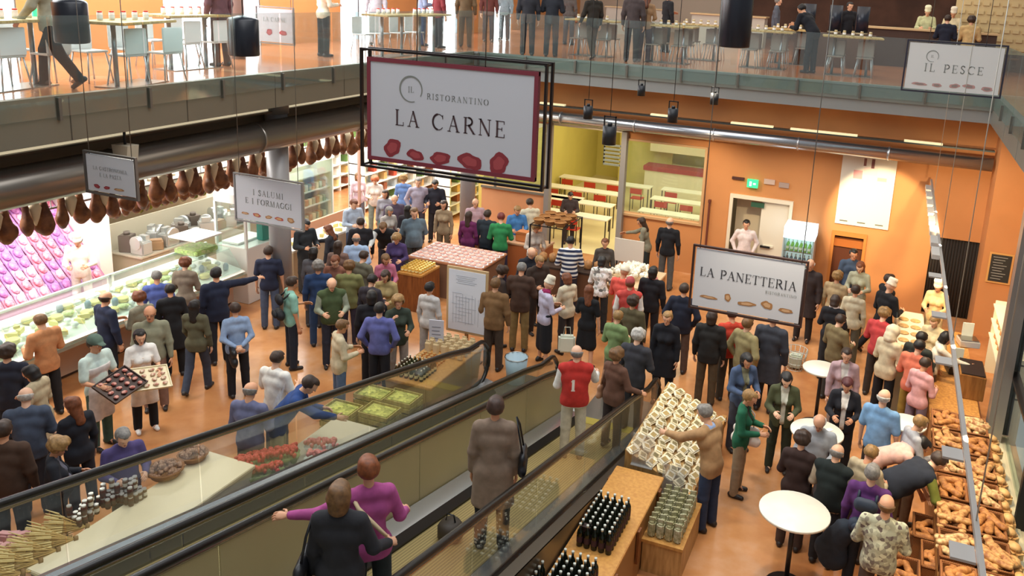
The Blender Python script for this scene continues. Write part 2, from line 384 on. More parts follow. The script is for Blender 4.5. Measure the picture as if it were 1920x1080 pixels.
def garment(kind, pose, fem, fat, opt=(), vox=.017):
    key = (kind, pose, fem, fat, opt, vox)
    if key in _BC: return _BC[key]
    S_ = body_mesh(pose, fem, fat)[1]; cuts = []; le = S_['lean']; t = {'top': .014, 'jacket': .019, 'coat': .023, 'vest': .03, 'shirt': .006}.get(kind, .012)
    P = []; wr = .0015; k = .03 if kind in ('top', 'jacket', 'coat', 'vest') else .02
    nk = le((0, .015, 1.53))
    if kind in ('top', 'jacket', 'coat', 'vest', 'shirt'):
        P = torso(S_, fem, fat, t)
        if kind != 'shirt': q = P[1]; g = .006 if fem else .01; P[1] = (q[0], q[1], q[2]+g, q[3]+g, q[4], min(.88, q[5]+.06))
        if kind in ('top', 'jacket', 'vest'):
            lo = {'top': .88, 'jacket': .84, 'vest': .9}[kind]; P.append((v3(-.05, -.005, lo), v3(.05, -.005, lo), .112*fat**.5+t, .112*fat**.5+t, Yd, .85)); cuts.append(lambda X, Y, Z, lo=lo: (lo-.05)-Z)
        if kind == 'coat': P += [(v3(-.06, -.01, .88), v3(-.07, -.01, .55), .125+t, .135+t, Yd, .85), (v3(.06, -.01, .88), v3(.07, -.01, .55), .125+t, .135+t, Yd, .85)]; cuts.append(lambda X, Y, Z: .53-Z)
        if kind not in ('vest',):
            ra = t+(.046 if not fem else .04)
            for s in 'rl':
                P.append((S_['sh'+s], S_['el'+s], ra+.004, ra-.004))
                if 'short' in opt: P[-1] = (S_['sh'+s], S_['sh'+s]+.8*(S_['el'+s]-S_['sh'+s]), ra+.004, ra+.004)
                elif kind != 'shirt': P.append((S_['el'+s], S_['wr'+s]-.012*S_['fd'+s], ra-.004, t+.024))
                else: P.pop()
        else:
            for s in 'rl': P.append((S_['sh'+s], S_['sh'+s]+.12*(S_['el'+s]-S_['sh'+s]), t+.035, t+.03))
        cuts.append(lambda X, Y, Z: .062-np.sqrt((X-nk[0])**2+(Y-nk[1])**2+(Z-nk[2]-.035)**2)+.012)
        if 'open' in opt: cuts.append(lambda X, Y, Z: np.where(Y > .0, np.minimum(.035+np.maximum(Z-1.2, 0)*.12-np.abs(X), Y-.02), -.1))
        if 'collar' in opt: P.append((le((0, -.02, 1.445)), le((0, -.005, 1.475)), .066+t*.5, .06+t*.5)); cuts.pop(0 if False else -1) if 'open' not in opt else None
    if kind == 'trousers':
        P = [(v3(-.055, -.01, .93), v3(.055, -.01, .93), .122*fat**.5, .122*fat**.5, Yd, .86)]
        P += [(le((-.03, 0, .98), .5), le((.03, 0, .98), .5), .096*fat**.5, .096*fat**.5, Yd, .8)]
        sl = .0 if 'slim' in opt else .012
        for s in 'rl': P += [(S_['hp'+s], S_['kn'+s], .09, .064+sl), (S_['kn'+s], S_['an'+s]+v3(0, 0, .0), .062+sl, .048+sl*1.4)]
    if kind == 'skirt':
        P = [(v3(-.055, -.01, .95), v3(.055, -.01, .95), .125, .125, Yd, .86)]
        lz = .42 if 'long' not in opt else .25
        P += [(v3(-.05, 0, .9), v3(-.08, 0, lz+.1), .125, .13, Yd, .85), (v3(.05, 0, .9), v3(.08, 0, lz+.1), .125, .13, Yd, .85)]; cuts.append(lambda X, Y, Z: lz-Z)
    if kind == 'apron':
        P = torso(S_, fem, fat, .03)[:3]+[(v3(-.07, .02, .9), v3(-.09, .02, .5), .12, .12, Yd, .8), (v3(.07, .02, .9), v3(.09, .02, .5), .12, .12, Yd, .8)]
        cuts += [lambda X, Y, Z: .48-Z, lambda X, Y, Z: .03-Y, lambda X, Y, Z: Z-1.3]
    V, Q = field(P, vox, k, wr, hash(kind) % 7, cuts); V[:, 2] += S_['dz']
    _BC[key] = np_mesh({'top': 'shirt'}.get(kind, kind), V, Q); return _BC[key]
def hair_mesh(style):
    key = ('hair', style)
    if key in _BC: return _BC[key]
    X = (1, 0, 0); cuts = [lambda X, Y, Z: np.minimum(Y-(.035+.5*(Z-.02).clip(0, .1)), .07-Z) if style != 'x' else 0]
    P = [(v3(0, -.034, .03), v3(0, .008, .036), .099, .094, X, .93)]; wr = .003
    low = {'short': -.045, 'bob': -.12, 'long': -.3, 'curly': -.06, 'bun': -.06, 'fringe': -.05, 'pony': -.06}.get(style, -.05)
    if style == 'bob': P += [(v3(0, -.045, 0), v3(0, -.05, -.07), .098, .085, X, .98)]; wr = .004
    if style == 'long': P += [(v3(0, -.045, 0), v3(0, -.065, -.22), .094, .075, (0, 1, 0), .75)]; wr = .004
    if style == 'curly': P = [(v3(0, -.034, .04), v3(0, .01, .045), .115, .108)]; wr = .009
    if style == 'bun': P += [(v3(0, -.13, .07), v3(0, -.14, .08), .04, .04)]
    if style == 'pony': P += [(v3(0, -.12, .05), v3(0, -.15, -.13), .035, .025)]
    cuts = [lambda X, Y, Z: low-Z, lambda X, Y, Z: np.minimum(np.minimum(Y-.025, .072-Z-(Y-.07)*.2), .079-np.abs(X)+np.maximum(-.02-Z, 0)*0)]
    if style in ('short', 'fringe'): cuts.append(lambda X, Y, Z: np.where(Z < -.0, Y-.0+.0+(Z*-.25), -.1))
    if style == 'fringe': cuts.append(lambda X, Y, Z: Z-.035+np.maximum(Y+.06, 0)*.3)
    V, Q = field(P, .0105, .015, wr, 3, cuts); _BC[key] = np_mesh('hair', V, Q); return _BC[key]
def small_meshes():
    if 'eye' in _BC: return
    b = MB(); b.ball((0, 0, 0), .0095, mat('e6ddd4', .3), 8, (1.2, 1, .75)).ball((0, .0042, 0), .0062, mat('2b211c', .3), 8); _BC['eye'] = b.mesh('eye')
    b = MB(); b.ball((0, 0, 0), .02, mat('9c4f48', .6), 8, (1.05, .35, .3)); _BC['lips'] = b.mesh('lips')
    V, Q = field([(v3(0, -.05, .038), v3(0, .03, .036), .04, .041), (v3(0, .03, .034), v3(0, .135, .03), .041, .033), (v3(0, -.02, .06), v3(0, .0, .085), .044, .04)], .012, .02, 0, 0, [lambda X, Y, Z: .002-Z]); _BC['shoe'] = np_mesh('shoe', V, Q)
    V, Q = field([(v3(0, -.03, .055), v3(0, .0, .06), .1, .098, (1, 0, 0), .93), (v3(0, .06, .055), v3(0, .135, .035), .06, .045, (0, 0, 1), .25)], .011, .02, .001, 0, [lambda X, Y, Z: .025-Z]); _BC['cap'] = np_mesh('cap', V, Q)
    V, Q = field([(v3(0, -.03, .05), v3(0, .0, .055), .1, .098, (1, 0, 0), .93), (v3(0, -.03, .11), v3(0, -.02, .14), .085, .095)], .011, .02, .003, 0, [lambda X, Y, Z: .04-Z, lambda X, Y, Z: Z-.2]); _BC['baker_hat'] = np_mesh('baker_hat', V, Q)
    V, Q = field([(v3(0, -.03, .03), v3(0, .0, .035), .115, .11), (v3(0, -.05, -.06), v3(0, -.04, -.1), .1, .11)], .012, .02, .004, 0, [lambda X, Y, Z: Y-.05, lambda X, Y, Z: -.17-Z]); _BC['hood'] = np_mesh('hood', V, Q)
    g = MB()
    for x in (-.032, .032): g.tube([(x+.02*math.cos(a/8*2*PI), .1, .008+.015*math.sin(a/8*2*PI)) for a in range(9)], .002, None, 4)
    g.tube([(-.052, .1, .01), (-.08, 0, .012)], .002, None, 4).tube([(.052, .1, .01), (.08, 0, .012)], .002, None, 4); _BC['glasses'] = g.mesh('glasses')
HAIRC = dict(br='3d2a1e', dk='1d1714', bl='a37d4a', gy='8b8680', wh='c9c4ba', rd='7d4526', lb='7a5630', au='8a4a22')
SKIN = ['d9a07c', 'e0ac8a', 'cf9470', 'e6b595']
def child(name, me, par, mt, M=None):
    o = bpy.data.objects.new(name, me); COL.objects.link(o); o.parent = par
    if M is not None: o.matrix_local = M
    if mt is not None:
        if not me.materials: me.materials.append(mt)
        o.material_slots[0].link = 'OBJECT'; o.material_slots[0].material = mt
    return o
def cloth(c):
    if isinstance(c, str): return mat(c, .85, kind='cloth', scale=14)
    return c
PEOPLE = []; HELD = {}
def person(label, px, py, h, face, pose='stand', top=('top', '555566'), legs=('trousers', '2a2c33'), hair=('short', 'br'), base=None, seat=None, fem=False, fat=1.0, shoe='2a2320', extra=(), skin=None, foot=False, cam_dir=None, vox=.0145, world=None):
    """px, py: pixel of the top of the head (or the feet when foot=True)"""
    small_meshes(); me, S_, topz = body_mesh(pose, fem, fat, vox); sc = h/1.72
    dz0 = 0
    if seat is not None: dz0 = seat-(.9+S_['dz']-.1)*sc   # seat height under the hips
    zb = (0 if base is None else base)
    hz = zb+dz0+topz*sc; ht = S_['hc'].copy()
    if world is not None: A = Vector(world)
    else: A = at(px, py, hz if not foot else zb)
    v = Vector((A.x, A.y)); v.normalize(); ang = math.atan2(v.y, v.x)-math.radians(face)-PI/2
    off = Vector((ht[0], ht[1], 0))*sc; off.rotate(Matrix.Rotation(ang, 3, 'Z').to_euler())
    if foot or world is not None: off = Vector((0, 0, 0))
    rt = bpy.data.objects.new('person', me); COL.objects.link(rt)
    rt.location = (A.x-off.x, A.y-off.y, zb+dz0); rt.rotation_euler = (0, 0, ang); rt.scale = (sc,)*3
    sk = mat(skin or SKIN[len(PEOPLE) % 4], .55)
    if not me.materials: me.materials.append(sk)
    rt.material_slots[0].link = 'OBJECT'; rt.material_slots[0].material = sk
    tag(rt, label, 'person'); PEOPLE.append(rt)
    HM = Matrix([list(r) for r in S_['HR']]).to_4x4(); HM.translation = Vector(S_['hc'])+Vector((0, 0, S_['dz']))
    kind, col = top[0], top[1]; opt = tuple(top[2]) if len(top) > 2 else ()
    if kind == 'vest':
        child('shirt', garment('top', pose, fem, fat, opt), rt, cloth(top[3])); child('vest', garment('vest', pose, fem, fat, ()), rt, cloth(col))
    else:
        child({'top': 'shirt'}.get(kind, kind), garment(kind, pose, fem, fat, opt), rt, cloth(col))
        if 'open' in opt: child('undershirt', garment('shirt', pose, fem, fat, ()), rt, cloth(top[3]))
    child(legs[0], garment(legs[0], pose, fem, fat, tuple(legs[2]) if len(legs) > 2 else ()), rt, cloth(legs[1]))
    if hair: child('hair', hair_mesh(hair[0]), rt, mat(HAIRC.get(hair[1], hair[1]), .55, kind='noise', scale=30), HM)
    for x in (-.032, .032): child('eye', _BC['eye'], rt, None, HM @ Matrix.Translation((x, .083, .006)))
    child('lips', _BC['lips'], rt, None, HM @ Matrix.Translation((0, .083, -.058)))
    for k in 'rl':
        a = S_['an'+k]; kn = S_['kn'+k]; tilt = math.atan2(-(kn-a)[1], (kn-a)[2]) if abs((kn-a)[1]) > .15 and (kn-a)[1] > 0 else 0
        child('shoe', _BC['shoe'], rt, mat(shoe, .5), Matrix.Translation((a[0], a[1], a[2]+S_['dz'])) @ Matrix.Rotation(tilt, 4, 'X') @ Matrix.Rotation(.12 if k == 'l' else -.12, 4, 'Z') @ Matrix.Translation((0, 0, -.075)))
    for e in extra:
        n, c = e[0], e[1]
        if n in ('cap', 'baker_hat', 'hood'): child(n, _BC[n], rt, cloth(c), HM)
        elif n == 'glasses': child(n, _BC[n], rt, BLACK, HM)
        elif n == 'apron': child(n, garment('apron', pose, fem, fat), rt, cloth(c))
        elif n == 'scarf':
            V, Q = field([(S_['nk']+v3(-.03, .02, .02), S_['nk']+v3(.03, .02, .02), .07, .07)], .014, .02, .006); V[:, 2] += S_['dz']; child('scarf', np_mesh('scarf', V, Q), rt, cloth(c))
    return rt
def on(p, loc):   # local point of a person to the world
    return p.matrix_basis @ Vector(loc)
def hand_pos(p, pose, fem, k, fat=1.0, f=.1):
    S_ = body_mesh(pose, fem, fat)[1]; q = S_['wr'+k]+S_['fd'+k]*f; q = q+v3(0, 0, S_['dz']); return on(p, q)
def handbag(label, p, c, side=1, z=.95, s=1.0, y=0.02, strap=True, x=.24):
    t = thing('handbag', label, 'bag', on(p, (side*x, y, z)), p.rotation_euler[2]); HELD.setdefault(p.name, []).append(t)
    V, Q = field([(v3(0, -.11*s, 0), v3(0, .11*s, 0), .07*s, .07*s, (1, 0, 0), .6), (v3(0, -.12*s, -.14*s), v3(0, .12*s, -.14*s), .08*s, .08*s, (1, 0, 0), .65)], .016, .05, .002)
    o = bpy.data.objects.new('bag_body', np_mesh('bag_body', V, Q)); COL.objects.link(o); o.parent = t; o.data.materials.append(mat(c, .45))
    if strap: MB().tube([(0, -.09*s, .03), (-side*.05, -.09*s, .3), (-side*.08, 0, .42), (-side*.05, .09*s, .3), (0, .09*s, .03)], .011, None, 6).obj('strap', t, mat(c, .5))
    return t
def backpack(label, p, c, z=1.22, lean=0):
    t = thing('backpack', label, 'backpack', on(p, (0, -.2-.1*math.sin(lean), z)), p.rotation_euler[2])
    t.rotation_euler[0] = -lean; HELD.setdefault(p.name, []).append(t)
    for nm, pr in (('bag_body', [(v3(-.07, 0, -.16), v3(.07, 0, -.16), .1, .1, Yd, .75), (v3(-.05, 0, .12), v3(.05, 0, .12), .09, .09, Yd, .7)]), ('pocket', [(v3(-.06, -.09, -.14), v3(.06, -.09, -.14), .06, .06, Yd, .6)])):
        V, Q = field(pr, .018, .08, .002); o = bpy.data.objects.new(nm, np_mesh(nm, V, Q)); COL.objects.link(o); o.parent = t; o.data.materials.append(mat(c, .7))
    for x in (-.1, .1): MB().tube([(x, .05, .15), (x, .16, .24), (x*1.3, .3, .15)], .018, None, 6).obj('strap', t, mat(c, .6))
    return t
# ------------------------------------------------------------------ materials of the shell
def floor_mat(name, base, alt, pale, rough=.22):
    m = bpy.data.materials.new(name); m.use_nodes = True; nt = m.node_tree; N = nt.nodes; L = nt.links; b = N['Principled BSDF']
    tc = N.new('ShaderNodeTexCoord')
    n1 = N.new('ShaderNodeTexNoise'); n1.inputs['Scale'].default_value = .55; n1.inputs['Detail'].default_value = 6; n1.inputs['Distortion'].default_value = .8
    n2 = N.new('ShaderNodeTexNoise'); n2.inputs['Scale'].default_value = 4; n2.inputs['Detail'].default_value = 5
    L.new(tc.outputs['Object'], n1.inputs['Vector']); L.new(tc.outputs['Object'], n2.inputs['Vector'])
    r = N.new('ShaderNodeValToRGB'); e = r.color_ramp.elements; e[0].position = .35; e[0].color = srgb(alt)+(1,); e[1].position = .55; e[1].color = srgb(base)+(1,)
    q = e.new(.72); q.color = srgb(pale)+(1,)
    mx = N.new('ShaderNodeMath'); mx.operation = 'MULTIPLY_ADD'; mx.inputs[1].default_value = .25; L.new(n2.outputs[0], mx.inputs[0])
    sc = N.new('ShaderNodeMath'); sc.operation = 'MULTIPLY'; sc.inputs[1].default_value = .75; L.new(n1.outputs[0], sc.inputs[0]); L.new(sc.outputs[0], mx.inputs[2])
    L.new(mx.outputs[0], r.inputs[0]); L.new(r.outputs[0], b.inputs['Base Color']); b.inputs['Roughness'].default_value = rough
    return m
FLOOR = floor_mat('resin_floor', 'c48a58', 'a96c40', 'd4a885')
FLOOR2 = floor_mat('gallery_floor', 'c9825c', 'b87550', 'd69a78', .14)
FLOOR3 = mat('e8d9a0', .35); YELLOW = mat('ddd070', .6, kind='stucco', scale=1.0)
PEACH = mat('e0a070', .7, kind='stucco', scale=1.5)
FASC = mat('77705f', .45, .3, kind='stucco', scale=.6); FASC2 = mat('85877e', .4, .3, kind='stucco', scale=.8); FASC3 = mat('9a9c98', .4, .4)
WALLW = mat('ece8dd', .6); GREYP = mat('8f8b86', .5)

struct('floor', MB().box((-24, -6, -.2), (2.6, 20.5, 0)).box((-24, 20.5, -.2), (-10.5, 34, 0)), FLOOR)
struct('floor_classroom', MB().box((-10.5, 20.5, -.2), (2.6, 30.5, 0)), FLOOR3)
# gallery slabs
struct('floor_gallery_left', MB().box((-24, -6, 4.95), (-10.32, 19.5, 5.25)), FLOOR2)
struct('floor_gallery_back', MB().box((-24, 19.52, 4.95), (14, 42, 5.25)), FLOOR2)
struct('floor_gallery_right', MB().box((1.95, 3, 4.95), (14, 19.52, 5.25)), FLOOR2)
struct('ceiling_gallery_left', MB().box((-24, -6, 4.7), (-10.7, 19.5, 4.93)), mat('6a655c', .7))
struct('ceiling_gallery_back', MB().box((-24, 19.9, 4.7), (2.3, 34, 4.93)), mat('b9ac98', .7))
struct('ceiling_gallery_right', MB().box((2.25, 3, 4.7), (9, 19.5, 4.93)), mat('b9ac98', .7))
def fascia(name, horizontal, pos, a, b, m1, m2):
    mb = MB()
    if horizontal == 'y':   # runs along y at x=pos
        s = 1 if pos > -5 else -1
        mb.box((pos, a, 4.65), (pos+s*.12, b, 5.27), m1)
        for j in range(int(a), int(b), 2): mb.box((pos-s*.004, j, 4.65), (pos, j+.015, 5.25), m2)
    else:
        mb.box((a, pos, 4.92), (b, pos+.12, 5.27), m1).box((a, pos+.06, 4.65), (b, pos+.16, 4.92), m2)
        mb.box((a, pos-.015, 5.22), (b, pos, 5.27), m2)
    struct(name, mb)
fascia('trim_1', 'y', -10.3, -6, 19.62, FASC, mat('4b453b', .45, .3)); fascia('trim_2', 'x', 19.5, -10.3, 1.93, FASC2, FASC3); fascia('trim_3', 'y', 1.93, 3, 19.62, FASC2, FASC2)
# back wall with its openings
wb = MB()
for x0, x1, z0, z1 in ((-10.4, -8.38, 0, 1.56), (-10.4, -8.38, 3.45, 4.7), (-8.38, -6.3, 3.5, 4.7), (-6.3, -4.2, 0, 1.36), (-6.3, -4.2, 3.28, 4.7),
                       (-4.2, -3.5, 0, 4.7), (-3.5, -1.97, 2.22, 4.7), (-1.97, -1.0, 0, 4.7), (-1.0, -.2, 1.68, 4.7), (-.2, 1.2, 0, 4.7), (1.2, 2.22, 1.86, 4.7)):
    wb.box((x0, 20.3, z0), (x1, 20.5, z1), PEACH if (x0 < -8 and z0 == 0) else ORANGE)
struct('wall_back', wb)
# right wall: orange masonry then shop glazing
struct('wall_right_pillar', MB().box((2.2, 19.4, 0), (3.4, 20.5, 4.7)), ORANGE)
struct('wall_right', MB().box((3.4, 13.8, 0), (3.6, 20.5, 4.7), ORANGE).box((2.2, 3, 3.75), (2.4, 13.8, 4.7), ORANGE).box((2.2, 3, 0), (2.36, 13.8, .42), mat('cfc4a4', .5)))
# classroom shell
struct('wall_classroom_left', MB().box((-10.6, 20.5, 0), (-10.45, 30, 2.6), YELLOW).box((-10.6, 20.5, 2.6), (-10.45, 30, 4.7), WALLW))
struct('wall_classroom_back', MB().box((-10.6, 30, 0), (2.6, 30.15, 2.0), YELLOW).box((-10.6, 30, 2.0), (2.6, 30.15, 4.7), WALLW))
struct('wall_classroom_right', MB().box((-3.9, 20.5, 0), (-3.75, 30, 4.7), mat('cbb98a', .6)))
struct('wall_classroom_panel', MB().box((-9.2, 28.9, 0), (-7.2, 29.05, 2.9), YELLOW).box((-7.2, 28.9, 0), (-3.9, 29.05, 1.0), mat('d8cfa0', .6)))
# shop shell at far left
struct('wall_shop_back', MB().box((-26, 33, 0), (-10.6, 33.2, 4.7)), WALLW)
struct('wall_left', MB().box((-18.3, -6, 0), (-18.1, 33, 4.7)), WALLW)
# upper gallery shell, x=-14.5 with tall daylight windows
SKYW = mat('f4f8ff', .9, emit=5)
GO = mat('dd9a5c', .8, kind='stucco', scale=1.2)
ys = [-6, 9.1, 10.45, 13.6, 15.1, 15.6, 16.5, 19.6, 21.3, 24.2, 26.2, 29.0, 30.5, 42]
wg = MB()
for i in range(0, len(ys)-1, 2):
    wg.box((-14.7, ys[i], 5.25), (-14.5, ys[i+1], 9.5))
    if i+2 < len(ys): wg.box((-14.7, ys[i+1], 8.2), (-14.5, ys[i+2], 9.5))
struct('wall_gallery_left', wg, GO)
k = 1
for i in range(1, len(ys)-1, 2):
    a, b = ys[i], ys[i+1]
    w = MB().box((-14.68, a, 5.25), (-14.6, b, 8.2)); w = struct('window_%d' % k, w, SKYW)
    fr = MB(); n = max(1, round((b-a)/1.1))
    for j in range(n+1):
        yy = a+(b-a)*j/n; fr.box((-14.6, yy-.03, 5.25), (-14.52, yy+.03, 8.2))
    fr.box((-14.6, a, 6.9), (-14.52, b, 6.96)); f = fr.obj('window_frame', w, mat('8a8f92', .4, .5)); k += 1
struct('wall_gallery_back', MB().box((-14.7, 38, 5.25), (-7.5, 38.2, 10), mat('d9c7ae', .7)).box((-7.5, 38, 5.25), (14, 38.2, 10), mat('6e4a36', .7, kind='noise', scale=1.2)))
# ---------------- windows and doors in the back wall
w = struct('window_10', MB().box((-6.3, 20.38, 1.36), (-4.2, 20.4, 3.28)), GL)
MB().box((-6.34, 20.24, 1.30), (-4.16, 20.3, 1.36)).box((-6.34, 20.24, 3.28), (-4.16, 20.3, 3.33)).box((-4.22, 20.24, 1.36), (-4.16, 20.3, 3.28)).obj('window_frame', w, mat('c9a070', .5))
w = struct('window_11', MB().box((-10.4, 20.38, 1.56), (-8.38, 20.4, 3.45)), GL)
MB().box((-10.4, 20.24, 1.5), (-8.38, 20.3, 1.56)).box((-10.0, 20.24, 1.56), (-9.95, 20.3, 3.45)).obj('window_frame', w, mat('7c7466', .5))
for n, x, zt in ((12, -8.38, 3.5), (13, -6.3, 3.5)):
    struct('trim_%d' % n, MB().box((x-.07, 20.12, 0), (x+.07, 20.3, zt)), GREYP)
struct('trim_14', MB().box((-8.4, 20.26, 3.45), (-6.3, 20.3, 3.52)), mat('ece6c8', .5))
# white double door standing half open
door = struct('door_1', MB().box((-3.5, 20.22, 0), (-3.42, 20.3, 2.16)).box((-2.05, 20.22, 0), (-1.97, 20.3, 2.16)).box((-3.5, 20.22, 2.16), (-1.97, 20.3, 2.25)), mat('e6dac0', .5))
MB().box((-2.72, 20.34, .02), (-2.02, 20.4, 2.15)).box((-2.6, 20.3, 1.0), (-2.35, 20.34, 1.05), BLACK).obj('door_leaf', door, None)
door.children[0].data.materials.clear(); door.children[0].data.materials.append(mat('e9dfc8', .5))
MB().box((-3.40, 20.75, 0), (-2.74, 20.8, 2.15)).obj('door_leaf', door, mat('dccfb0', .5))
MB().box((-2.98, 20.29, 1.98), (-2.66, 20.33, 2.1)).obj('door_sign', door, mat('2f5a44', .5))
MB().box((-2.66, 20.28, .98), (-2.42, 20.33, 1.03)).obj('door_handle', door, BLACK)
# wooden lift door / panelled recess
d2 = struct('door_2', MB().box((-1.0, 20.24, 0), (-.93, 20.32, 1.58)).box((-.27, 20.24, 0), (-.2, 20.32, 1.58)).box((-1.0, 20.24, 1.58), (-.2, 20.32, 1.68)), mat('c07b3a', .5))
MB().box((-.95, 20.42, 0), (-.25, 20.46, 1.6)).obj('door_leaf', d2, mat('5a2f1c', .5)); MB().box((-.93, 20.38, 1.28), (-.27, 20.42, 1.5)).obj('door_panel', d2, mat('b0662c', .5))
d3 = struct('door_3', MB().box((1.2, 20.4, 0), (2.2, 20.46, 1.86)), mat('1c1712', .8))
cu = MB()
for i in range(16): cu.cyl((1.25+i*.062, 20.36, .02), (1.25+i*.062, 20.36, 1.84), .034, None, None, 8)
cu.obj('curtain', d3, mat('241c15', .85))
# right glazing: tall posts, glass, rails
gz = struct('window_20', MB().box((2.28, 3, .42), (2.3, 13.8, 3.75)), GL)
fr = MB()
for y in (13.9, 11.2, 8.5, 5.8): fr.box((2.16, y-.05, .42), (2.36, y+.05, 3.75))
for z in (1.5, 2.7): fr.box((2.22, 3, z), (2.34, 13.8, z+.05))
fr.obj('window_frame', gz, mat('2b2a2a', .4, .5))
struct('trim_20', MB().box((2.0, 13.5, 0), (2.22, 13.78, 4.7)), mat('9b9691', .35, .6))
struct('trim_21', MB().box((2.02, 3, .36), (2.24, 13.5, .44)), mat('d8cfae', .4))
struct('trim_4', MB().box((-11.55, -6, 3.95), (-11.4, 19.4, 4.72)), mat('57503f', .6))  # dark bulkhead added behind the left duct so the bright wall stays hidden
# ---------------- columns
def column(x, y, h, r=.21):
    o = empty('column', (x, y, 0)); tag(o, None, None, None, 'structure')
    MB().cyl((0, 0, 0), (0, 0, h), r, None, None, 28).obj('shaft', o, mat('9d9b9c', .4, .2)); MB().cyl((0, 0, h), (0, 0, h+.3), r+.03, None, None, 28).obj('capital', o, mat('7c746c', .5)); return o
c = column(-11.15, 13.0, 4.35); c.name = 'trim_30'
c = column(-10.22, 19.15, 4.4, .2); c.name = 'trim_31'
c = column(-12.6, 13.64, 4.4, .14); c.location.z = 5.25; c.name = 'trim_32'
# ---------------- ducts, light lines, hanging rails
def thing(name, label, cat, loc=(0, 0, 0), rz=0, group=None): return tag(empty(name, loc, rz), label, cat, group)
t = thing('air_duct', 'long round grey metal duct under the left gallery edge', 'duct', (-10.82, 0, 4.03))
MB().cyl((0, -5, 0), (0, 19, 0), .28, None, None, 24).obj('pipe', t, mat('8b8379', .3, .85))
for y in range(-3, 19, 3): MB().cyl((0, y, 0), (0, y+.05, 0), .29, None, None, 24).obj('collar', t, mat('a09a92', .3, .9))
t = thing('cable_tray', 'slim metal tray with a light line above the left round duct', 'cable tray', (-11.15, 0, 4.42))
MB().box((-.12, -5, -.03), (.1, 19, .0)).obj('tray', t, mat('4a443d', .4, .7)); MB().box((-.02, -5, .0), (.02, 19, .03)).obj('light_strip', t, mat('e8d8b4', .5, emit=.6))
t = thing('air_duct', 'long silver duct running along the back orange wall', 'duct', (0, 19.95, 3.72))
MB().cyl((-10.2, 0, 0), (2.15, 0, 0), .15, None, None, 24).obj('pipe', t, mat('b4b6ba', .25, .9))
for x in range(-10, 2, 2): MB().cyl((x, 0, 0), (x+.04, 0, 0), .16, None, None, 24).obj('collar', t, mat('c9c9c9', .3, .9))
t = thing('cable_tray', 'thin tray with light strips above the back duct', 'cable tray', (0, 19.98, 4.0))
MB().box((-10.2, -.1, 0), (2.15, .12, .03)).obj('tray', t, mat('4b5552', .4, .6))
for a, bb in ((-8.6, -7.9), (-5.6, -5.05), (-3.6, -2.6), (-2.2, -.7), (.3, 1.1)): MB().box((a, -.06, .03), (bb, .06, .07)).obj('light_strip', t, mat('f0dfae', .5, emit=.7))
# hanging light track over bakery
t = thing('light_track', 'pale suspended metal track with square plates above the bread counter', 'light track', (.97, 0, 3.25))
MB().box((-.02, 5.6, -.02), (.02, 19.8, .03)).obj('rail', t, mat('bdb7b0', .35, .5))
for y in (5.95, 7.4, 9.5, 11.0, 12.7): MB().box((-.19, y-.1, -.05), (-.02, y+.1, -.03)).cyl((-.11, y, -.06), (-.11, y, -.04), .02, None, BLACK, 8).obj('plate', t, mat('b9b4ae', .4, .4))
for i in range(8): MB().box((-.13, 13.6+i*.72, -.05), (-.02, 14.1+i*.72, .02)).obj('lamp_head', t, mat('cfcac2', .4, .3))
for y in (6.3, 10, 14, 18): MB().cyl((0, y, .03), (0, y, 5), .006, None, None, 6).obj('wire', t, mat('b8b4a8', .4, .5))
# hanging rail for hams
t = thing('hanging_rail', 'pale metal rail under the left gallery from which hams hang', 'rail', (-12.0, 0, 3.52))
MB().box((-.03, 4, 0), (.03, 18.4, .05)).obj('bar', t, mat('c9b896', .4, .4))
for y in (6, 8.4, 10.8, 13.2, 15.6, 18): MB().cyl((0, y, .05), (0, y, 1.2), .012, None, None, 6).obj('hanger', t, STEEL)

# ---------------- glass balustrades of the gallery
def balustrade(name, label, p0, p1, n, group='glass balustrades of the upper gallery'):
    p0 = Vector(p0); p1 = Vector(p1); L = (p1-p0).length; d = (p1-p0).normalized()
    t = thing(name, label, 'balustrade', p0, math.atan2(d.y, d.x))
    for i in range(n):
        a = L*i/n+.02; b = L*(i+1)/n-.02
        MB().box((a, -.009, -.25), (b, .009, 1.05)).obj('glass_panel', t, GL)
        MB().box((a, -.025, -.3), (a+.04, .025, 0)).obj('clamp', t, mat('6f6a60', .4, .5))
    MB().box((0, -.008, 1.05), (L, .008, 1.06)).obj('top_edge', t, GL)
balustrade('balustrade', 'glass balustrade on the left gallery edge beneath orange wall', (-10.27, 2, 5.25), (-10.27, 19.4, 5.25), 12)
balustrade('balustrade', 'glass balustrade on the back gallery edge above orange wall', (-10.2, 19.46, 5.25), (1.9, 19.46, 5.25), 9)
balustrade('balustrade', 'short glass balustrade on the right gallery edge', (1.9, 19.4, 5.25), (1.9, 4, 5.25), 9)

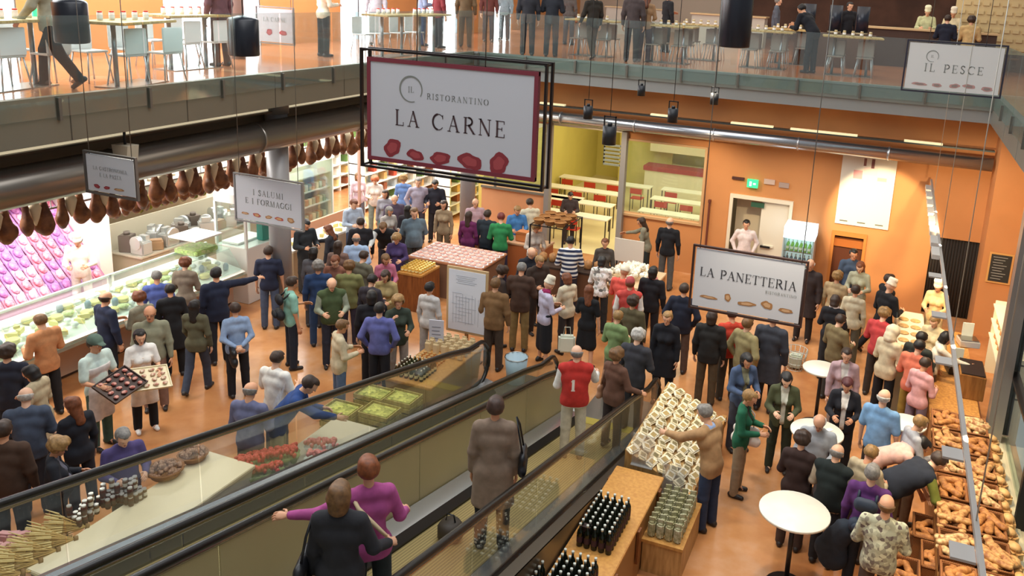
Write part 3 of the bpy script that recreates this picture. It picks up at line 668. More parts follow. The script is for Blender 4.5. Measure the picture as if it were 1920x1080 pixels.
# ------------------------------------------------------------------ serif lettering built from strokes
TH, TN = .125, .05
def arc(cx, cy, rx, ry, a0, a1, n=12): return [(cx+rx*math.cos(math.radians(a0+(a1-a0)*i/n)), cy+ry*math.sin(math.radians(a0+(a1-a0)*i/n))) for i in range(n+1)]
GLY = {  # width, list of (points, thickness)
 'L': (.62, [([(.14, 0), (.14, 1)], TH), ([(.02, .975), (.28, .975)], TN), ([(.02, .02), (.6, .02)], TN), ([(.585, .0), (.585, .24)], TN)]),
 'A': (.82, [([(.12, 0), (.42, 1)], TN), ([(.4, 1), (.72, 0)], TH), ([(.22, .36), (.6, .36)], TN), ([(0, .02), (.24, .02)], TN), ([(.58, .02), (.86, .02)], TN)]),
 'C': (.8, [(arc(.45, .5, .4, .48, 100, 260), TH), (arc(.45, .5, .36, .48, 40, 100), TN), (arc(.45, .5, .36, .48, 260, 320), TN), ([(.73, .7), (.73, .96)], TN)]),
 'R': (.78, [([(.16, 0), (.16, 1)], TH), ([(.03, .975), (.4, .975)], TN), ([(.03, .02), (.3, .02)], TN), (arc(.36, .74, .25, .235, 90, -90), TH*.9), ([(.16, .5), (.4, .5)], TN), ([(.38, .5), (.74, .02)], TH), ([(.66, .02), (.84, .02)], TN)]),
 'N': (.84, [([(.13, 0), (.13, 1)], TN), ([(.12, 1), (.72, 0)], TH), ([(.72, 0), (.72, 1)], TN), ([(0, .975), (.2, .975)], TN), ([(.6, .975), (.84, .975)], TN), ([(.02, .02), (.25, .02)], TN)]),
 'E': (.66, [([(.15, 0), (.15, 1)], TH), ([(.03, .975), (.6, .975)], TN), ([(.03, .02), (.62, .02)], TN), ([(.15, .51), (.46, .51)], TN), ([(.6, .8), (.6, 1)], TN), ([(.62, 0), (.62, .22)], TN), ([(.46, .4), (.46, .62)], TN)]),
 'P': (.68, [([(.16, 0), (.16, 1)], TH), ([(.03, .975), (.4, .975)], TN), ([(.03, .02), (.32, .02)], TN), (arc(.36, .72, .27, .255, 90, -90), TH*.9), ([(.16, .46), (.38, .46)], TN)]),
 'T': (.72, [([(.36, 0), (.36, 1)], TH), ([(.02, .975), (.7, .975)], TN), ([(.22, .02), (.5, .02)], TN), ([(.03, .78), (.03, 1)], TN), ([(.69, .78), (.69, 1)], TN)]),
 'I': (.34, [([(.17, 0), (.17, 1)], TH), ([(.03, .975), (.31, .975)], TN), ([(.03, .02), (.31, .02)], TN)]),
 'S': (.58, [(arc(.29, .74, .2, .235, 20, 200, 8)[:-1]+[(.12, .66), (.3, .52), (.46, .38)]+arc(.28, .26, .2, .24, 10, -160, 8), TH*.85), ([(.48, .76), (.48, .96)], TN), ([(.07, .03), (.07, .26)], TN)]),
 'O': (.88, [(arc(.44, .5, .38, .48, 50, 130), TN), (arc(.44, .5, .38, .48, 130, 230), TH), (arc(.44, .5, .38, .48, 230, 310), TN), (arc(.44, .5, .38, .48, -50, 50), TH)]),
 'M': (.98, [([(.14, 0), (.16, 1)], TN), ([(.16, 1), (.48, 0)], TH), ([(.48, 0), (.8, 1)], TN), ([(.82, 1), (.84, 0)], TH), ([(.02, .02), (.26, .02)], TN), ([(.72, .02), (.96, .02)], TN)]),
 'F': (.62, [([(.15, 0), (.15, 1)], TH), ([(.03, .975), (.58, .975)], TN), ([(.15, .51), (.44, .51)], TN), ([(.03, .02), (.3, .02)], TN), ([(.58, .78), (.58, 1)], TN)]),
 'G': (.84, [(arc(.45, .5, .4, .48, 100, 260), TH), (arc(.45, .5, .36, .48, 40, 100), TN), (arc(.45, .5, .36, .48, 260, 320), TN), ([(.73, .7), (.73, .96)], TN), ([(.73, .1), (.73, .42)], TH), ([(.6, .42), (.84, .42)], TN)]),
 'U': (.84, [([(.14, 1), (.14, .3)], TH), (arc(.42, .3, .28, .3, 180, 360), TN), ([(.7, .3), (.7, 1)], TN), ([(.02, .975), (.28, .975)], TN), ([(.58, .975), (.82, .975)], TN)]),
 'K': (.8, [([(.15, 0), (.15, 1)], TH), ([(.15, .42), (.68, .98)], TN), ([(.3, .56), (.72, .02)], TH), ([(.03, .975), (.3, .975)], TN), ([(.03, .02), (.3, .02)], TN), ([(.62, .02), (.82, .02)], TN)]),
 'H': (.84, [([(.15, 0), (.15, 1)], TH), ([(.69, 0), (.69, 1)], TH), ([(.15, .51), (.69, .51)], TN), ([(.03, .975), (.28, .975)], TN), ([(.03, .02), (.28, .02)], TN), ([(.57, .975), (.82, .975)], TN), ([(.57, .02), (.82, .02)], TN)]),
 '1': (.4, [([(.2, 0), (.2, 1)], .2), ([(.05, .03), (.36, .03)], .1), ([(.05, .8), (.2, .97)], .1)]),
 ' ': (.42, [])}
def letters(s, size, m, name, parent, origin, xdir=Vector((1, 0, 0)), up=Vector((0, 0, 1)), gap=.12, bold=1.0, depth=.004):
    """centred serif lettering as one mesh, on the plane of xdir and up"""
    w = sum(GLY[c][0]+gap for c in s)-gap; bm = bmesh.new(); x = -w/2; nrm = xdir.cross(up)
    for ch in s:
        gw, st = GLY[ch]
        for pts, th in st:
            th = th*bold
            for i in range(len(pts)-1):
                a = Vector(pts[i]); b = Vector(pts[i+1]); d = (b-a); d.normalize(); n = Vector((-d.y, d.x))*th/2
                ex = d*(th*.15 if len(pts) > 2 else 0)
                q = [a-n-ex, b-n+ex, b+n+ex, a+n-ex]
                vs = [bm.verts.new(Vector(origin) + xdir*((x+p.x)*size) + up*(p.y*size) + nrm*depth) for p in q]
                f = bm.faces.new(vs)
        x += gw+gap
    me = bpy.data.meshes.new(name); bm.to_mesh(me); bm.free(); me.materials.append(m)
    o = bpy.data.objects.new(name, me); COL.objects.link(o); o.parent = parent; return o, w*size
def ring(name, r, th, m, parent, c, a0=0, a1=360, n=36):
    bm = bmesh.new(); pr = None
    for i in range(n+1):
        a = math.radians(a0+(a1-a0)*i/n); w = th*(.35+.65*abs(math.sin(a/2+.5)))
        q = [bm.verts.new((c[0]+(r+s*w/2)*math.cos(a), c[1]-.004, c[2]+(r+s*w/2)*math.sin(a))) for s in (-1, 1)]
        if pr: bm.faces.new((pr[0], q[0], q[1], pr[1]))
        pr = q
    me = bpy.data.meshes.new(name); bm.to_mesh(me); bm.free(); me.materials.append(m); o = bpy.data.objects.new(name, me); COL.objects.link(o); o.parent = parent
INK = mat('3a3b40', .6); INK2 = mat('82857f', .6)
def food(kind, parent, x, z, s):
    """small flat food picture printed on the sign"""
    mb = MB(); rnd = random.Random(int(x*1000)+7)
    cols = {'meat': ('8c3038', 'a8484c'), 'bread': ('a5774a', 'c9a27a'), 'fish': ('b98d86', '8f7f78'), 'salami': ('b05048', 'caa06a')}[kind]
    n = 20; w, h = s
    for c, k, dy in ((cols[0], 1, -.003), (cols[1], .6, -.0045)):
        bm = mb.bm; pts = []
        for i in range(n):
            a = 2*PI*i/n; rr = 1+.16*math.sin(2*a+x*9)+.08*math.sin(5*a+x*20)
            pts.append(bm.verts.new((x+w/2*k*rr*math.cos(a), dy, z+h/2*k*rr*math.sin(a))))
        f = bm.faces.new(pts); mm = mat(c, .6)
        if mm not in mb.mats: mb.mats.append(mm)
        f.material_index = mb.mats.index(mm)
    mb.obj('printed_food', parent)
def hanging_sign(label, loc, w, h, lines, foods, red=False, rz=0, frame=True, panel='c9ccd2', wires=(.3, .7), logo=True, top=9, fmat=None, tilt=0):
    """double framed sign; local x along its face, facing -y"""
    t = thing('hanging_sign', label, 'sign', loc, rz)
    t.rotation_euler[1] = tilt
    pn = MB().box((-w/2, 0, -h/2), (w/2, .04, h/2)).obj('panel', t, mat(panel, .55))
    if red:
        b = MB(); q = .045
        b.box((-w/2, -.01, h/2-q), (w/2, .05, h/2)).box((-w/2, -.01, -h/2+q), (-w/2+q, .05, h/2-q)).box((w/2-q, -.01, -h/2+q), (w/2, .05, h/2-q)).box((-w/2, -.01, -h/2), (w/2, .05, -h/2+q)).obj('border', t, mat('7c2f3c', .5))
    if frame:
        g = .07 if red else .02; th = .025; b = MB(); W2, H2 = w/2+g, h/2+g; fm = fmat or mat('26201f', .4, .5)
        for y in (-.0, .16) if red else (0,):
            b.box((-W2-th, y-.01, H2), (W2+th, y+.03, H2+th)).box((-W2-th, y-.01, -H2-th), (W2+th, y+.03, -H2)).box((-W2-th, y-.01, -H2), (-W2, y+.03, H2)).box((W2, y-.01, -H2), (W2+th, y+.03, H2))
        if red:
            for sx in (-W2, W2):
                for sz in (-H2, H2): b.box((sx-.012, 0, sz-.012), (sx+.012, .17, sz+.012))
        b.obj('frame', t, fm)
    for f in wires: MB().cyl((-w/2+w*f, .02, h/2), (-w/2+w*f, .02, top-loc[2]), .006, None, None, 6).obj('wire', t, mat('77756f', .4, .6))
    if logo:
        lx = -w*.24 if not isinstance(logo, tuple) else logo[0]; ring('emblem', h*.12, h*.018, INK2, pn, (lx, 0, h*.23), -30, 290)
    if logo: letters('IL', h*.055, INK2, 'lettering', pn, (lx, 0, h*.2), gap=.15, depth=.004)
    for s, size, z, mm, gap in lines:
        letters(s, size, mm, 'lettering', pn, (0, 0, z), gap=gap, depth=.004)
    for kind, x, z, s in foods: food(kind, pn, x, z, s)
    return t
# LA CARNE: large red bordered sign
cs = hanging_sign('large white hanging sign lettered LA CARNE with a dark red border', (-4.52, 8.0, 5.55), 2.1, 1.17,
    [('LA CARNE', .18, -.15, mat('4a3538', .6), .26), ('RISTORANTINO', .064, .18, INK2, .3)],
    [('meat', -.72, -.415, (.22, .2)), ('meat', -.42, -.465, (.2, .13)), ('meat', -.1, -.465, (.28, .13)), ('meat', .27, -.455, (.27, .19)), ('meat', .62, -.435, (.24, .22))], red=True, logo=(-.48,))
[c for c in [c for c in cs.children if c.name.startswith('panel')][0].children if c.name.startswith('lettering')][2].location.x = .1
ps = hanging_sign('white hanging sign lettered LA PANETTERIA over the bakery side', (-1.42, 10.0, 3.52), 1.33, .76, [('LA PANETTERIA', .115, .03, INK, .12)],
    [('bread', -.46, -.24, (.2, .045)), ('bread', -.22, -.2, (.09, .09)), ('bread', .02, -.24, (.22, .06)), ('bread', .27, -.21, (.13, .11)), ('bread', .5, -.24, (.2, .05))], fmat=mat('4a3530', .4, .5), logo=False, wires=(.03, .97), top=8)
letters('RISTORANTINO', .035, INK2, 'lettering', [c for c in ps.children if c.name.startswith('panel')][0], (.42, 0, -.06), gap=.2)
hanging_sign('white hanging sign lettered IL PESCE in front of the upper back gallery', (.76, 14.0, 6.1), 1.32, .70, [('IL PESCE', .12, -.07, INK2, .3)],
    [('fish', -.45, -.27, (.2, .05)), ('fish', -.2, -.27, (.16, .05)), ('fish', .05, -.26, (.14, .07)), ('fish', .25, -.25, (.16, .07)), ('fish', .5, -.27, (.18, .06))], logo=True, panel='d3d2cd', wires=(.2, .8), top=9.4, fmat=mat('3d3a45', .4, .5))
hanging_sign('white hanging sign lettered I SALUMI E I FORMAGGI before the round column', (-9.66, 11.0, 3.22), 1.36, .76, [('I SALUMI', .1, .08, INK2, .2), ('E I FORMAGGI', .1, -.08, INK2, .16)],
    [('bread', -.5, -.27, (.14, .05)), ('salami', -.25, -.27, (.18, .06)), ('bread', 0, -.27, (.14, .06)), ('salami', .22, -.27, (.16, .07)), ('bread', .46, -.26, (.16, .08))], logo=False, fmat=mat('9a9a98', .4, .5), wires=(.05, .95), top=8)
hanging_sign('small white hanging sign with faint lettering before the hanging hams at left', (-9.64, 8.0, 4.25), .85, .5, [('LA GASTRONOMIA', .05, .05, INK2, .14), ('E LA PASTA', .05, -.04, INK2, .14)],
    [('meat', -.26, -.18, (.12, .05)), ('meat', -.08, -.18, (.12, .04)), ('bread', .14, -.18, (.16, .04))], logo=False, fmat=mat('6d6864', .4, .5), wires=(.05, .95), top=8)
hanging_sign('small grey sign with two red cuts of meat in the left gallery', (-12.82, 15.0, 5.87), .94, .72, [('LA CARNE', .09, .08, INK2, .15)],
    [('meat', -.15, -.15, (.18, .12)), ('meat', .22, -.15, (.18, .12))], logo=False, panel='b5b2b8', fmat=mat('8a8886', .4, .5), wires=(.05, .95), top=9)
# pendant black spot lamps in the void, each on its wire
for lab, px, py, Y, s in (('black pendant lamp over the glass room doorway, leftmost', 1103, 205, 14, 1), ('larger black pendant lamp in front of the duct', 1143, 245, 13, 1.35), ('black pendant lamp at the gallery edge, highest of them', 1203, 165, 15, .85),
                       ('black pendant lamp before the back light strip', 1262, 210, 14, 1.05), ('black pendant lamp at the gallery edge, rightmost of the five', 1340, 180, 15, .9)):
    d = _f + RT*((px-PPX)/F_PX) - UP*((py-PPY)/F_PX); p = Vector((0, 0, CAM_Z)) + d*(Y/d.y)
    t = thing('pendant_lamp', lab, 'lamp', p, 0, 'black pendant lamps in the void')
    MB().cyl((0, 0, -.17*s), (0, 0, .06*s), .085*s, None, BLACK, 16).cyl((0, 0, .06*s), (0, 0, .1*s), .03*s, None, None, 8).obj('lamp_shade', t, BLACK)
    MB().box((-.08*s, -.01, .04*s), (-.065*s, .01, .18*s)).box((.065*s, -.01, .04*s), (.08*s, .01, .18*s)).box((-.08*s, -.01, .165*s), (.08*s, .01, .18*s)).obj('bracket', t, DKMET)
    MB().cyl((0, 0, .18*s), (0, 0, 9-p.z), .006, None, None, 6).obj('wire', t, BLACK)
# big black cylinders hanging before the gallery
for lab, px, py, px2, Y in (('large black cylindrical lamp hanging before the upper back gallery', 1345, 88, 1405, 15), ('black cylindrical lamp above the left gallery beside orange wall', 115, 80, 158, 8.3), ('black cylindrical lamp on the left gallery beside the striped shirt person', 436, 104, 480, 11.3)):
    d = _f + RT*((px-PPX)/F_PX) - UP*((py-PPY)/F_PX); p = Vector((0, 0, CAM_Z)) + d*(Y/d.y); d2 = _f + RT*((px2-PPX)/F_PX) - UP*((py-PPY)/F_PX); q = Vector((0, 0, CAM_Z)) + d2*(Y/d2.y)
    r = (q-p).length/2; c = (p+q)/2; h = 1.6 if Y > 14 else (.56 if Y < 9 else .62)
    t = thing('cylinder_lamp', lab, 'lamp', c, 0)
    MB().lathe((0, 0, 0), [(r*.96, .0), (r, .02), (r, h-.03), (r*.9, h), (r*.3, h+.04)], None, 28).obj('lamp_shade', t, mat('10131d', .3))
    MB().cyl((0, 0, -.005), (0, 0, .02), r*.85, None, None, 20).obj('lens', t, mat('3c4048', .2)); MB().cyl((0, 0, h), (0, 0, 9.4-c.z), .01, None, None, 6).obj('wire', t, BLACK)
t = thing('box_lamp', 'small pale box lamp fixed under the left gallery edge', 'lamp', (-10.5, 9.0, 4.3)); MB().prism([(-.16, .12), (.16, .12), (.12, -.12), (-.12, -.12)], 'y', -.1, .1).obj('lamp_body', t, mat('b5aa94', .5)); MB().cyl((0, 0, .12), (0, 0, .4), .02, None, None, 8).obj('stem', t, DKMET)
# wall pieces
t = thing('poster', 'large white printed poster with meat cut pictures lit on the orange wall', 'poster', (-.37, 20.28, 2.7))
MB().box((-.6, -.02, -.83), (.6, .0, .83)).obj('sheet', t, mat('e2dccb', .8))
pm = MB(); pm.box((-.12, -.024, .62), (-.06, -.02, .8), mat('8a5b50')).box((.05, -.024, .58), (.12, -.02, .8), mat('7a4a48')).box((-.32, -.023, .3), (-.12, -.02, .5), mat('d79a98')).box((-.1, -.023, .42), (.2, -.02, .6), mat('e8cfc4')).box((.22, -.023, .3), (.42, -.02, .38), mat('b5aaa2'))
for x in (-.5, -.1, .3): pm.box((x, -.023, -.76), (x+.18, -.02, -.73), mat('6b6a60'))
pm.obj('print', t)
t = thing('exit_sign', 'lit green exit sign on the orange wall above the white door', 'sign', (-2.98, 20.2, 2.58))
MB().box((-.13, -.03, -.1), (.13, .05, .1)).obj('light_box', t, mat('30c27a', .5, emit=1.5)); MB().box((-.07, -.035, -.06), (-.02, -.03, .05)).box((.02, -.035, -.02), (.08, -.03, .02)).obj('symbol', t, mat('eafff0', .5, emit=1.5))
MB().box((-.01, .05, -.01), (.01, .1, .01)).obj('bracket', t, DKMET)
tag(MB().box((-3.5, 20.24, 2.62), (-3.2, 20.3, 2.68)).obj('emergency_lamp', None, mat('4a2a24', .5)), 'small dark wall lamp left of the green exit sign', 'lamp')
tag(MB().box((-2.72, 20.25, 2.6), (-2.46, 20.3, 2.72)).obj('notice_plate', None, mat('c9b0a0', .5)), 'small pale notice plate right of the green exit sign', 'plate')
tag(MB().box((-2.36, 20.25, 2.56), (-2.12, 20.3, 2.68)).obj('notice_plate', None, mat('a8948a', .5)), 'small grey notice plate, rightmost above the white door', 'plate')
t = thing('chalkboard', 'small framed chalkboard on the right orange wall', 'chalkboard', (2.56, 19.38, 1.6))
MB().box((-.24, -.03, -.34), (.24, .0, .34)).obj('frame', t, mat('d8a25c', .5)); bd = MB().box((-.2, -.04, -.3), (.2, -.03, .3)).obj('board', t, mat('2c2c28', .7))
cl = MB()
for i in range(9): cl.box((-.16+(i % 2)*.02, -.043, .24-i*.06), (.12-(i % 3)*.04, -.04, .25-i*.06))
cl.obj('chalk_writing', bd, mat('b8b8b0', .8))
tag(MB().box((-4.02, 20.22, .75), (-3.98, 20.28, 2.0)).box((-4.03, 20.2, 1.95), (-3.97, 20.3, 2.02)).obj('wall_bracket', None, mat('6a3528', .5)), 'thin dark vertical fixture on the orange wall left of the door', 'fixture')
t = thing('exit_sign', 'small lit green exit sign on the left gallery', 'sign', (-14.3, 10.75, 6.1)); MB().box((0, -.2, -.12), (.05, .2, .12)).obj('light_box', t, mat('2cc070', .5, emit=1.5)); MB().box((-.2, -.02, -.02), (0, .02, .02)).obj('bracket', t, DKMET)
# ------------------------------------------------------------------ moving walkways sloping down into the hall
SL = math.tan(math.radians(13)); Y0 = 12.0
def rz_(y, off=0): return max(0, (Y0-y))*SL+off
def ribbon(name, x0, x1, off0, off1, m, par, ya=-3.0, yb=12.0, th=.02):
    """sloping strip between x0 and x1, flat beyond the foot of the ramp"""
    b = MB(); bm = b.bm; ys = [ya]+([Y0] if yb > Y0 else [])+[yb]; rows = []
    for y in ys:
        rows.append([bm.verts.new(p) for p in ((x0, y, rz_(y, off0)), (x1, y, rz_(y, off1)), (x1, y, rz_(y, off1-th)), (x0, y, rz_(y, off0-th)))])
    for a, c in zip(rows, rows[1:]):
        for i in range(4): bm.faces.new((a[i], a[(i+1) % 4], c[(i+1) % 4], c[i]))
    bm.faces.new(rows[0]); bm.faces.new(rows[-1][::-1]); return b.obj(name, par, m)
def newel_path(x, r=.4, yend=12.05):
    p = [(x, y, rz_(y, .95)) for y in (-3, 0, 3, 6, 9, 11)]
    p += [(x, yend-.35, .98)]
    for i in range(13):
        a = PI/2-PI*i/12; p.append((x, yend+.0+r*math.cos(a), .53+r*math.sin(a)+(.02 if i < 3 else 0)))
    p += [(x, yend-.5, .12)]; return p
def side_glass(name, x, par, m, opaque=False):
    b = MB(); n = 10
    prof_y = [-3+(Y0-.2+3)*i/n for i in range(n+1)]
    for i in range(n):
        a, c = prof_y[i]+.01, prof_y[i+1]-.01
        vs = []
        for dx in (-.006, .006): vs.append([b.bm.verts.new((x+dx, y, rz_(y, o))) for y, o in ((a, .12), (c, .12), (c, .92), (a, .92))])
        b.bm.faces.new(vs[0]); b.bm.faces.new(vs[1][::-1])
        for k in range(4): b.bm.faces.new((vs[0][k], vs[1][k], vs[1][(k+1) % 4], vs[0][(k+1) % 4]))
    if True:
        poly = [(Y0-.19, .12), (Y0-.19, .93)]+[(12.05+.37*math.cos(PI/2-PI*i/12), .53+.37*math.sin(PI/2-PI*i/12)) for i in range(13)]
        b.prism(poly[::-1], 'x', x-.006, x+.006)
    return b.obj(name, par, m)
def walkway(label, xl, xr, left_m, right_m):
    t = thing('moving_walkway', label, 'moving walkway')
    bm_ = mat('b09c66', .45, .2, kind='stripe', scale=9, h2='8d7c50', axis='X')
    ribbon('belt', xl+.29, xr-.29, 0, 0, bm_, t, yb=12.0)
    for s, x in ((1, xl), (-1, xr)):
        ribbon('inner_deck', x+s*.02, x+s*.22, .17, .11, mat('c4c8cc', .22, .85), t, yb=12.35)
        ribbon('skirt', x+s*.22, x+s*.29, .11, .03, mat('141210', .5), t, yb=12.2)
        ribbon('outer_deck', x-s*.02, x-s*.13, .13, .10, mat('6e675e', .3, .8), t, yb=12.4)
        b = MB(); poly = [(-3, rz_(-3, .1)), (Y0, .1), (12.4, .1), (12.4, .0), (Y0-.8/SL*0-3.4, .0), (-3, rz_(-3, -.75))]
        b.prism(poly[::-1], 'x', x-s*.13, x-s*.11); b.obj('cladding', t, mat('6d6252', .35, .7))
        p = newel_path(x); MB().tube(p, .037, None, 10).obj('handrail', t, mat('17130f', .3))
        g = [(q[0], q[1]-(.05 if i > 7 else 0), q[2]-.045 if i < 8 else q[2]) for i, q in enumerate(p)]
        MB().tube(g[:8], .024, None, 6).obj('rail_guide', t, mat('a39a86', .25, .95))
        side_glass('balustrade_glass' if (left_m if s == 1 else right_m) is GL2 else 'balustrade_panel', x, t, left_m if s == 1 else right_m)
    MB().box((xl+.2, 12.0, .0), (xr-.2, 13.1, .012)).obj('landing_plate', t, mat('a8a49c', .3, .9))
    MB().box((xl+.24, 11.9, .005), (xr-.24, 12.1, .03)).obj('comb', t, mat('c8b75a', .35, .6))
    return t
GL2 = glass('rail_glass', (.95, .96, .93), .08, .015)
PANEL = mat('b3a67c', .4, .25, kind='stucco', scale=.8)  # olive-beige colour stands in for the orange hall reflected in the side panel
walkway('left moving walkway sloping down beside the cream display table', -6.16, -4.83, GL2, GL2)
walkway('right moving walkway sloping down with riders, beside the bottle table', -4.47, -3.01, PANEL, GL2)

OBST = [(-2.85, -1.85, 9.85, 12.2), (-2.25, -1.7, 8.8, 9.85), (-13.7, -12.3, 3.5, 13.3), (-13.3, -12.4, 13.4, 14.5), (-12.9, -12.2, 14.6, 17.2), (-6.3, -2.9, 5, 12.4)]
# ------------------------------------------------------------------ reusable goods
def heap(n, cx, cy, rx, ry, z, hz, rnd):
    out = []
    for i in range(n):
        a = rnd.random()*2*PI; r = math.sqrt(rnd.random()); out.append((cx+rx*r*math.cos(a), cy+ry*r*math.sin(a), z+hz*(1-r*r)*rnd.random()**.3, rnd.random()*2*PI))
    return out
PROTO = {}
def proto(key, fn):
    if key not in PROTO: PROTO[key] = fn()
    return PROTO[key]
LASTPUT = [None]
def put(key, fn, loc, label, cat, group, rz=0, sc=None, tiltx=0):
    """first call makes the thing, later ones copy it with its parts"""
    if key not in PROTO:
        o = fn(); PROTO[key] = o; tag(o, label, cat, group)
    else: o = dup(PROTO[key], loc); o['label'] = label; o['group'] = group; o['category'] = cat
    o.location = loc; o.rotation_euler = (tiltx, 0, rz)
    if sc: o.scale = (sc,)*3 if not isinstance(sc, tuple) else sc
    else: o.scale = (1, 1, 1)
    LASTPUT[0] = o; return o
def mk_jar(cap, glassc, fill, name='jar', r=.036, h=.13):
    def f():
        t = empty(name); MB().lathe((0, 0, 0), [(r*.9, 0), (r, .012), (r, h*.78), (r*.8, h*.86)], None, 12).obj('jar_body', t, mat(fill, .15))
        MB().cyl((0, 0, h*.84), (0, 0, h), r*.85, None, None, 12).obj('lid', t, mat(cap, .3, .6)); MB().cyl((0, 0, h*.25), (0, 0, h*.6), r*1.02, None, None, 12, caps=False).obj('jar_label', t.children[0], mat(glassc, .6)); return t
    return f
def mk_bottle(glassc, cap, label, r=.038, h=.3):
    def f():
        t = empty('bottle'); MB().lathe((0, 0, 0), [(r*.9, 0), (r, .01), (r, h*.58), (r*.85, h*.66), (r*.38, h*.78), (r*.34, h*.93)], None, 12).obj('bottle_body', t, mat(glassc, .12))
        MB().cyl((0, 0, h*.9), (0, 0, h), r*.42, None, None, 10).obj('cap', t, mat(cap, .3, .3)); MB().cyl((0, 0, h*.2), (0, 0, h*.45), r*1.02, None, None, 12, caps=False).obj('bottle_label', t.children[0], mat(label, .6)); return t
    return f
def table_box(name, label, cat, x0, x1, y0, y1, z, topm, sidem, rz=0, lip=.03, taper=.9):
    cx, cy = (x0+x1)/2, (y0+y1)/2; w, d = abs(x1-x0)/2, abs(y1-y0)/2
    t = thing(name, label, cat, (cx, cy, 0), rz)
    MB().box((-w, -d, z-.05), (w, d, z), None, 0, .008).obj('top', t, topm)
    b = MB(); bm = b.bm; lo = [bm.verts.new((sx*w*taper, sy*d*taper, 0)) for sx, sy in ((-1, -1), (1, -1), (1, 1), (-1, 1))]; hi = [bm.verts.new((sx*w*.97, sy*d*.97, z-.05)) for sx, sy in ((-1, -1), (1, -1), (1, 1), (-1, 1))]
    bm.faces.new(lo[::-1]); bm.faces.new(hi)
    for i in range(4): bm.faces.new((lo[i], lo[(i+1) % 4], hi[(i+1) % 4], hi[i]))
    b.obj('base', t, sidem); OBST.append((x0, x1, y0, y1)) if rz == 0 else None; return t
def mk_basket(r, h, m, name='basket', oval=1.0):
    def f():
        t = empty(name); MB().lathe((0, 0, 0), [(r*.75, 0), (r*.8, .01), (r, h), (r*1.03, h+.012), (r*.96, h+.01), (r*.78, .03), (.01, .03)], None, 20).obj('weave', t, m)
        MB().tube([(r*math.cos(a/16*2*PI), r*math.sin(a/16*2*PI), h) for a in range(17)], .014, None, 6).obj('rim', t, m); return t
    return f
def mk_crate(w, d, h, m):
    def f():
        t = empty('wicker_basket')
        b = MB(); k = .02
        b.box((-w, -d, 0), (w, d, .02)); b.box((-w, -d, 0), (-w+k, d, h)); b.box((w-k, -d, 0), (w, d, h)); b.box((-w, -d, 0), (w, -d+k, h)); b.box((-w, d-k, 0), (w, d, h)); b.obj('weave', t, m)
        b = MB(); 
        b.tube([(-w, -d, h), (w, -d, h), (w, d, h), (-w, d, h), (-w, -d, h)], .018, None, 6); b.obj('rim', t, m)
        return t
    return f
WICK = mat('b8763a', .7, kind='wicker', scale=28, h2='6d3d18'); WICK2 = mat('d09a58', .7, kind='wicker', scale=28, h2='8f5a2a')
R_ = random.Random(5)
# ---------------- left cream display table with jars, baskets, wheat
table_box('display_table', 'long cream tapered display table beside the left walkway', 'table', -7.75, -6.98, 5.05, 7.55, .9, mat('efe3c2', .4), mat('cfcbbb', .5), taper=.8)
spots = [(-7.55, 5.62), (-7.50, 5.9), (-7.5, 6.2), (-7.5, 6.5), (-7.3, 6.42)]
cl = 0
for ci, (px, py) in enumerate(((150, 965), (172, 945), (203, 930), (228, 915), (246, 925), (262, 915))):
    p = at(px, py, 1.0)
    for i in range(3):
        for j in range(3 if ci % 2 == 0 else 2):
            for k in range(2 if (i+j+ci) % 3 == 0 else 1):
                put('jar%d' % (ci % 2), mk_jar('d8d8d4', 'e8e2d0' if ci % 2 else '4a2a20', '5a2a1a' if ci % 2 == 0 else '6d4a26', r=.031, h=.12), (p.x+(i-1)*.068, p.y+(j-1)*.068, .9+k*.121), 'small dark preserve jar with silver lid among jars on the cream table', 'jar', 'preserve jars on the cream table')
for n, (px, py, r) in enumerate(((310, 880, .21), (362, 850, .18))):
    p = at(px, py, .98); put('nutbasket', mk_basket(.2, .09, WICK2), (p.x, p.y, .9), ['round wicker basket heaped with brown nuts beside the jars', 'smaller round basket of nuts at the far end of the cream table'][n], 'basket', 'round baskets on the cream table', sc=r/.2)
    for i, q in enumerate(heap(46, p.x, p.y, r*.85, r*.85, .97, .12, R_)):
        def nut():
            o = MB().ball((0, 0, 0), .03, None, 8, (1, 1.3, .9)).ball((0.008, .01, .012), .022, None, 6).obj('walnut'); o.data.materials.append(mat('8a5a3c', .6, kind='noise', scale=30, h2='c09a7c')); return o
        put('nut', nut, q[:3], 'brown walnut in a round wicker basket on the cream table', 'nut', 'walnuts in the round baskets', q[3])
# wheat sheaves and packets at the left foot of the frame
table_box('display_table', 'pale display stand with wheat at the lower left corner of the picture', 'table', -8.1, -7.0, 4.2, 5.0, .82, mat('e8dcb8', .5), mat('b8aa88', .5))
def mk_sheaf():
    t = empty('wheat_sheaf'); st = MB(); rr = random.Random(3); er = MB()
    for i in range(30):
        a = rr.random()*2*PI; r = rr.random()*.03; q = (.12*math.cos(a)*rr.random(), .12*math.sin(a)*rr.random())
        st.tube([(r*math.cos(a), 0+r*math.sin(a), -.25), (0, 0, 0), (q[0], q[1], .25)], .004, None, 4); er.cyl((q[0], q[1], .24), (q[0]*1.35, q[1]*1.35, .38), .012, .004, None, 6)
    st.obj('stalks', t, mat('d9b56c', .7)); er.obj('ears', t, mat('ecd595', .7)); MB().cyl((0, 0, -.02), (0, 0, .02), .035, None, None, 10).obj('tie', t, mat('8a6a3c', .7)); return t
for i in range(14):
    px, py = 20+i*11, 1062-i*7+(i % 3)*9; p = at(px, py, .95)
    o = put('sheaf', mk_sheaf, (p.x, p.y, .9), 'pale wheat sheaf lying in the row at the lower left corner', 'wheat sheaf', 'wheat sheaves at the lower left', 0); o.rotation_euler = (math.radians(78), 0, -.9+(i % 3)*.2)
